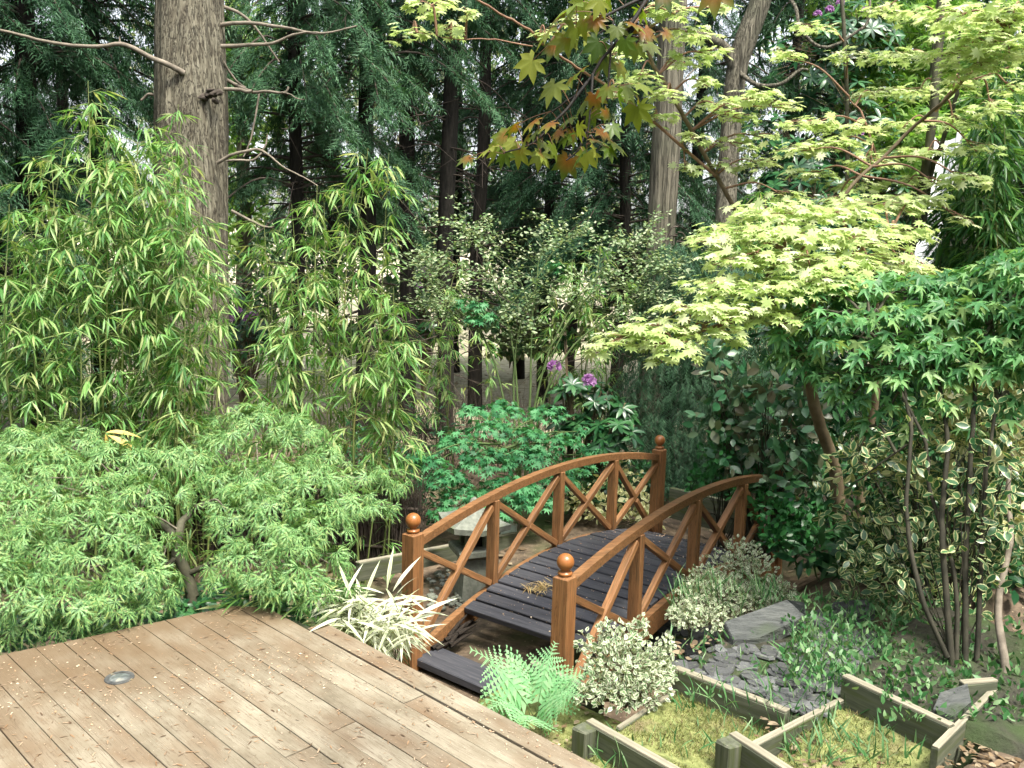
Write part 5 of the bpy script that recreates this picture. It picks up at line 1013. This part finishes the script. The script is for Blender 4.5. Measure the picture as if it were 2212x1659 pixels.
for i in range(2600):
    u = r.rand(); p = pa+(pb-pa)*u; p[1] += r.randn()*.03; p[2] = float(gz(p[0], p[1])); h_ = .62+r.randn()*.07
    tw.append(tube(np.array([p, p+np.array([r.randn()*.02, r.randn()*.02, h_*.5]), p+np.array([r.randn()*.05, r.randn()*.04, h_])]), .0045, .002, seg=3))
tubes(t, 'twigs', tw, M['brush'], kind='stuff', smooth=False)
for hz in (.18, .48):
    a, b2 = pa.copy(), pb.copy(); a[2] = float(gz(a[0], a[1]))+hz; b2[2] = float(gz(b2[0], b2[1]))+hz; a[1] -= .05; b2[1] -= .05
    V, F = tube(cr([a, (a+b2)/2, b2], 8), .012, .012, seg=6); part('rail', fmesh('rail', V, F, mat=M['brush']), t)

# ------------------------------------------------------------------ white striped dwarf bamboo at the deck corner
wg = thing('striped_dwarf_bamboo', 'white striped dwarf bamboo spilling over the deck corner beside the post', 'bamboo', G(800,1420,-.5)); r = np.random.RandomState(33)
pos, T, Nn, S, tw = [], [], [], [], []
for i in range(80):
    b = G(r.uniform(735,885), r.uniform(1400,1440), -.5); tp = P(r.uniform(690,900), r.uniform(1265,1375), r.uniform(3.8,4.15)); tw.append(tube(cr([b, (b+tp)/2+np.array([0,0,.06]), tp], 4), .003, .0015, seg=4))
    for j in range(r.randint(4, 7)):
        a = r.rand()*6.28; o = np.array([math.cos(a), math.sin(a)*.8-.25, r.uniform(-.45,.55)]); pos.append(b+(tp-b)*r.uniform(.6,1.0)); T.append(o); Nn.append((r.randn()*.3, r.randn()*.3-.3, 1)); S.append(r.uniform(.10,.20))
for x, y, an in ((800,1250,-75),(870,1240,-60),(760,1250,-70),(840,1230,-85),(905,1330,-30),(920,1360,20),(880,1390,80),(820,1400,95),(770,1400,110),(930,1310,-35),(700,1270,190),(690,1310,175),(745,1250,-110),(905,1385,45)):
    a = math.radians(an); pos.append(P(x-45*math.cos(a), y-45*math.sin(a), 3.95)); T.append(right*math.cos(a)-upv*math.sin(a)); Nn.append((0, -.6, .7)); S.append(r.uniform(.14,.20))
tubes(wg, 'stems', tw, M['twig_green'], kind='stuff'); leaves(wg, TB2, np.array(pos), np.array(T), np.array(Nn), np.array(S), L['white'], single=300, sname='blade')
wg2 = thing('dwarf_bamboo', 'dull green dwarf bamboo between the laceleaf maple and the deck', 'bamboo', G(640,1300,-.5)); pos, T, Nn, S = [], [], [], []
for i in range(150):
    a = r.rand()*6.28; pos.append(P(r.uniform(480,740), r.uniform(1255,1330), r.uniform(3.95,4.35))); T.append((math.cos(a), math.sin(a), r.uniform(-.1,.7))); Nn.append((r.randn()*.3, r.randn()*.3-.2, 1)); S.append(r.uniform(.10,.20))
leaves(wg2, TB2, np.array(pos), np.array(T), np.array(Nn), np.array(S), L['bamboo2'], single=60, sname='blade')

# ------------------------------------------------------------------ fern
def frond(parent, b, tip, arch, width, seed, npin=12):
    r = np.random.RandomState(seed); b, tip = np.asarray(b), np.asarray(tip); m = (b+tip)/2+np.asarray(arch); t = np.linspace(0, 1, 40)[:,None]
    pth = (1-t)**2*b+2*t*(1-t)*m+t*t*tip; tan = unit(np.gradient(pth, axis=0)); side0 = unit(np.cross(tan, [0,-.5,.85])); ln = np.linalg.norm(tip-b)
    V, F = [], []
    def tri(a, c, d):
        k = len(V); V.extend([a, c, d]); F.append((k, k+1, k+2))
    for i in range(npin):
        u = .16+.82*i/(npin-1); k = int(u*39); p = pth[k]; tn, sd = tan[k], side0[k]; up_ = np.cross(sd, tn); pl = width*ln*math.sin(min(1, (u+.18)*1.0)*math.pi*.93)**.9*(1.15-u*.85)+.004
        for s in (-1, 1):
            dr = unit(sd*s*.92+tn*.42-up_*.18+r.randn(3)*.04); wd = unit(np.cross(dr, up_)); e = p+dr*pl-up_*pl*.12; nq = 7; tri(p-tn*.002, p+tn*.002, p+dr*.004)
            for q in range(nq):
                f0, f1 = q/nq, (q+1.0)/nq; h = .24*pl*(1-f0)*1.0+.001; a0, a1 = p+(e-p)*f0, p+(e-p)*f1
                for z in (-1, 1): tri(a0, a1, (a0+a1)/2+wd*z*h+dr*pl*.06)
    for k in range(5, 39): tri(pth[k]-side0[k]*.0022, pth[k]+side0[k]*.0022, pth[k+1 if k < 39 else k]); tri(pth[k]+side0[k]*.0022, pth[min(k+1,39)]+side0[min(k+1,39)]*.0022, pth[min(k+1,39)])
    V = np.array(V); F = np.array(F); Vt, Ft = tube(pth[:14]-np.array([0,0,.003]), .0028, .0012, seg=4)
    o = part('frond', fmesh('frond', V, F, np.tile(np.array([[.5,.5]]), (len(V),1)), mat=L['fern']), parent)
    part('rachis', fmesh('rachis', Vt, Ft, mat=M['twig_green']), o)
fb = G(1150, 1555, -.42); fern = thing('fern', 'fresh mint green fern growing between the deck and bridge entrance', 'fern', fb)
for i, (tx, ty, d, w_) in enumerate([(1016,1402,3.75,.42),(1092,1404,3.95,.34),(1200,1388,3.95,.46),(1282,1450,3.85,.40),(1262,1505,3.6,.38),(1052,1535,3.5,.40),(1130,1590,3.35,.30)]):
    frond(fern, fb+np.array([r.uniform(-.02,.02), r.uniform(-.02,.02), 0]), P(tx, ty, d), np.array([0,0,.10]), w_, 50+i)

# ------------------------------------------------------------------ grass, moss, fallen leaves
def tufts(name, label, px0, px1, py0, py1, z, n, h, mat, seed, tpl=TB2, lean=.4):
    r = np.random.RandomState(seed); p = np.array([G(r.uniform(px0,px1), r.uniform(py0,py1), z+r.uniform(-.01,.01)) for _ in range(n)]); T = np.stack([r.randn(n)*lean, r.randn(n)*lean, np.ones(n)], -1)
    V, F, UV = scatter(tpl, p, frames(T, np.stack([r.randn(n), r.randn(n)-.3, np.zeros(n)+.1], -1)), r.uniform(h*.5, h*1.4, n)); return tag(part(name, fmesh(name, V, F, UV, mat=mat)), label, kind='stuff')
TG = T_blade((.7,1,.7,0), .035, .35, .006); TGW = T_blade((.3,.9,1,.6,0), .040, .55, .01); TWD = T_blade((0,1,.8,0), .22, .2, .03)
tufts('grass', 'thin grass growing through the slate chippings', 1440, 1840, 1370, 1540, -.20, 130, .075, L['grass'], 1, TGW)
tufts('grass', 'grass and weeds under the variegated shrub', 1700, 2080, 1290, 1480, -.17, 800, .075, L['grass'], 2, TGW, .5)
tufts('weeds', 'small leafed weeds under the variegated shrub', 1690, 2090, 1290, 1490, -.12, 900, .035, L['grass'], 12, TWD, 1.0)
tufts('weeds', 'small leafed weeds over the dark soil bed at right', 1900, 2215, 1330, 1560, -.11, 700, .035, L['grass'], 14, TWD, 1.0)
tufts('weeds', 'small leafed weeds among the slate chippings', 1440, 1830, 1380, 1540, -.19, 170, .024, L['grass'], 13, TWD, 1.0)
tufts('grass', 'grass blades on the right hand mossy step', 1690, 2060, 1520, 1665, -.27, 380, .09, L['grass'], 3, TGW)
tufts('grass', 'sparse weeds on the bright moss step', 1440, 1720, 1520, 1660, -.31, 140, .065, L['grass'], 4, TGW)
tufts('grass', 'weeds at the foot of the nearest riser board', 1290, 1440, 1600, 1670, -.40, 90, .09, L['grass'], 5, TGW)
def fuzz(n0, n1, e0, e1, z0, z1, n, seed, name, label):
    r = np.random.RandomState(seed); a = r.uniform(n0, n1, n); e = r.uniform(e0, e1, n); z = z0+(z1-z0)*(e-e0)/(e1-e0); p = np.stack([.75*a+.66*e, -.66*a+.75*e, z+.002], -1)
    T = np.stack([r.randn(n)*.7, r.randn(n)*.7, np.ones(n)], -1); V, F, UV = scatter(TTRI, p, frames(T, np.stack([r.randn(n), r.randn(n), np.zeros(n)+.1], -1)), r.uniform(.008,.024,n)); tag(part(name, fmesh(name, V, F, UV, mat=L['mossy'])), label, kind='stuff')
fuzz(-2.6, -1.1, 2.15, 2.84, -.43, -.41, 9000, 1, 'moss_tufts', 'tiny moss tufts beside the deck')
fuzz(-1.91, -1.40, 2.86, 3.28, -.325, -.305, 6000, 2, 'moss_tufts', 'tiny moss tufts on the bright step')
fuzz(*fuzz_extra, 2500, 4, 'moss_tufts', 'tiny moss tufts between the staked boards')
fuzz(-1.31, -.82, 2.4, 3.50, -.34, -.22, 8000, 3, 'moss_tufts', 'tiny moss tufts on the right hand step')
def fallen(px0, px1, py0, py1, z, n, s, seed, label, mat='deadleaf'):
    r = np.random.RandomState(seed); p = np.array([G(r.uniform(px0,px1), r.uniform(py0,py1), z) for _ in range(n)]); p[:,2] += .012; return flakes('fallen_leaves', label, p, r.uniform(s*.5, s*1.3, n), M[mat], seed, .35, TOVAL)
fallen(2040, 2230, 1330, 1670, -.19, 520, .034, 1, 'brown fallen leaves on the ground at the right edge')
fallen(1640, 2060, 1530, 1665, -.26, 220, .035, 2, 'dead leaves on the right hand mossy step')
fallen(1440, 1700, 1380, 1450, -.24, 90, .04, 3, 'dry leaves and bark scraps on the slate')
fallen(1080, 1330, 1500, 1620, -.41, 60, .03, 4, 'bits of bark on the moss beside the deck')
r = np.random.RandomState(77); n = 5000; x = r.uniform(-9, 9, n); y = r.uniform(6, 17, n); p = np.stack([x, y, gz(x, y)+.015], -1)
flakes('fallen_leaves', 'pale leaf litter under the conifers', p, r.uniform(.03,.09,n), M['deadleaf'], 6, .4, TDIA)
# pebbles round the lantern
pe = []
for j in range(4):
    bm = bmesh.new(); bmesh.ops.create_icosphere(bm, subdivisions=1, radius=1); rj = random.Random(j)
    for v in bm.verts: v.co = Vector((v.co.x*rj.uniform(.8,1.2), v.co.y*rj.uniform(.7,1), v.co.z*.6))
    me = bpy.data.meshes.new('pebble'); bm.to_mesh(me); bm.free(); me.materials.append(M['stone']); pe.append(me)
for i in range(70):
    p = G(rc.uniform(925,1010), rc.uniform(1235,1320), -.74); put('pebble', rc.choice(pe), gobj, Matrix.Translation((p[0], p[1], p[2]+.01)) @ Matrix.Rotation(rc.uniform(0,6), 4, 'Z') @ Matrix.Scale(rc.uniform(.012,.03), 4))
# the pale crooked stem at the right edge
cs = thing('bare_stem', 'pale crooked bare stem leaning at the right edge', 'stem', G(2185,1527,-.16))
limb(cs, [(2186,1530,3.75),(2170,1430,3.85),(2157,1340,3.95),(2160,1275,4.0),(2173,1220,4.05),(2184,1150,4.1),(2178,1060,4.2),(2190,960,4.3)], .019, .010, M['twig_grey'], name='stem', seg=10, wob=.004)

# ------------------------------------------------------------------ white slide with timber legs among the trees at right
sd_ = thing('garden_slide', 'white sloping slide chute between grey timber legs half hidden by leaves', 'slide', P(1965,620,8.6))
pa, pb = P(2050,300,9.4), P(1972,610,8.5); ax_ = unit(pb-pa); sdv = unit(np.cross(ax_, [0,.3,1])); up_ = np.cross(sdv, ax_)
V = []
for t in np.linspace(0, 1, 14):
    c = pa+(pb-pa)*t+up_*(-.10*math.sin(math.pi*t)); 
    for a, h in ((-.14,.10),(-.12,.10),(-.11,.0),(0,-.02),(.11,.0),(.12,.10),(.14,.10),(.125,-.03),(0,-.05),(-.125,-.03)): V.append(c+sdv*a+up_*h)
F = [(10*i+j, 10*i+(j+1) % 10, 10*i+10+(j+1) % 10, 10*i+10+j) for i in range(13) for j in range(10)]
part('chute', fmesh('chute', np.array(V), np.array(F), smooth=False, mat=M['slide']), sd_)
for (a, b) in (((2035,470,9.0),(2090,640,8.9)), ((1890,500,9.3),(1945,640,9.1)), ((2050,330,9.4),(2120,700,9.4)), ((2010,440,9.3),(2008,640,9.2))):
    beam('timber_leg', sd_, P(*a), P(*b), .10, .08, M['timber'], .005, up=(0,1,.1))

# ------------------------------------------------------------------ unseen wood beside and behind the viewer, added to block low sky light
rw_ = np.random.RandomState(91); n = 9000; an = rw_.uniform(math.radians(40), math.radians(320), n); rd = rw_.uniform(7.0, 9.5, n); zz = rw_.uniform(-.7, 7.5, n)
pw_ = np.stack([np.sin(an)*rd, np.cos(an)*rd, zz], -1); pw_ = pw_[(pw_[:,1] < 6.5)]
n2 = 5000; an = np.radians(rw_.uniform(34.5, 44, n2))*rw_.choice((-1, 1), n2); rd = rw_.uniform(7.5, 17, n2); pw_ = np.concatenate([pw_, np.stack([np.sin(an)*rd, np.cos(an)*rd, rw_.uniform(-.7, 6.0, n2)], -1)]); n = len(pw_)
V, F, UV = scatter(TDIA, pw_, frames(rw_.randn(n,3), rw_.randn(n,3)+np.array([0,0,.6])), rw_.uniform(.35,.8,n))
tag(part('unseen_shade_wood', fmesh('unseen_shade_wood', V, F, UV, mat=L['rhodo'])), 'unseen leafy wood added round the garden to cut low sky light', kind='stuff')
# ------------------------------------------------------------------ far wood and bright leaves beyond
def crown(name, label, ells, n, tpl, mat, size, seed, trunk_px=None, cat='tree', kind=None):
    r = np.random.RandomState(seed); p, v, c = blobs(r, ells, n); p[:,2] = np.maximum(p[:,2], gz(p[:,0], p[:,1])+.05); T = v+r.randn(n,3)*.7; Nn = v*.4+np.array([0,-.2,.7])+r.randn(n,3)*.5
    V, F, UV = scatter(tpl, p, frames(T, Nn), r.uniform(size*.6,size*1.4,n))
    if kind: return tag(part(name, fmesh(name, V, F, UV, mat=mat)), label, kind=kind)
    q = P(trunk_px[0], 700, trunk_px[1]); t = thing(name, label, cat, (q[0], q[1], float(gz(q[0], q[1])))); part('crown', fmesh('crown', V, F, UV, mat=mat), t, kind='stuff')
    trunk(t, [(q[0], q[1], -.9), (q[0]+.1, q[1], 2), (q[0]+.05, q[1], 5.0)], [.16,.13,.06], M['bark_pale'], seg=20, n=8, seed=seed)
    return t
crown('lime_tree', 'bright lime green tree glimpsed beside the old pine', [(500,60,16,.9,1.2),(520,300,15.5,.7,1.2),(500,480,15.5,.8,.8),(560,180,16.5,1.0,1.0),(470,200,16,.6,1.0)], 2600, TDIA, L['lime'], .16, 141, (520, 15.8))
crown('sycamore', 'light green leafy tree between the rhododendron bank and the right bamboo', [(1950,180,13,.9,.8),(2030,240,12.5,.7,.8),(1990,330,12,.8,.6),(1900,250,12.8,.7,.6),(2060,100,12.5,.8,.8),(1960,30,13,.9,.7),(1880,100,13.2,.7,.6),(2060,420,11.8,.6,.5),(2130,60,12.5,.9,.9),(2190,250,12,.8,.9),(1800,60,14,.8,.7)], 5200, TM5, L['lime'], .12, 142, (1960, 12.8))
far = []
rf = np.random.RandomState(6)
for i in range(90):
    far.append((rf.uniform(-300, 2500), rf.uniform(60, 600), rf.uniform(20, 34), rf.uniform(1.2,2.4), rf.uniform(.8,1.8)))
crown('far_wood', 'sunlit leafy wood far behind the conifers', far, 32000, TDIA, L['far'], .24, 143, kind='stuff')
low = [(rf.uniform(-300, 2500), rf.uniform(480, 700), rf.uniform(17, 25), rf.uniform(.6,1.4), rf.uniform(.3,.8)) for i in range(44)]+[(rf.uniform(450, 1500), rf.uniform(640, 760), rf.uniform(12.5, 16), rf.uniform(.35,.7), rf.uniform(.12,.3)) for i in range(22)]
mid = [(rf.uniform(520, 1500), rf.uniform(430, 640), rf.uniform(14.5, 19), rf.uniform(.5,1.0), rf.uniform(.3,.7)) for i in range(34)]
crown('thicket', 'dull green thicket filling the gaps behind the dark trunks', mid, 11000, TDIA, L['far2'], .10, 145, kind='stuff')
crown('far_undergrowth', 'pale sunlit undergrowth beyond the conifers', low, 20000, TDIA, L['far'], .13, 144, kind='stuff')
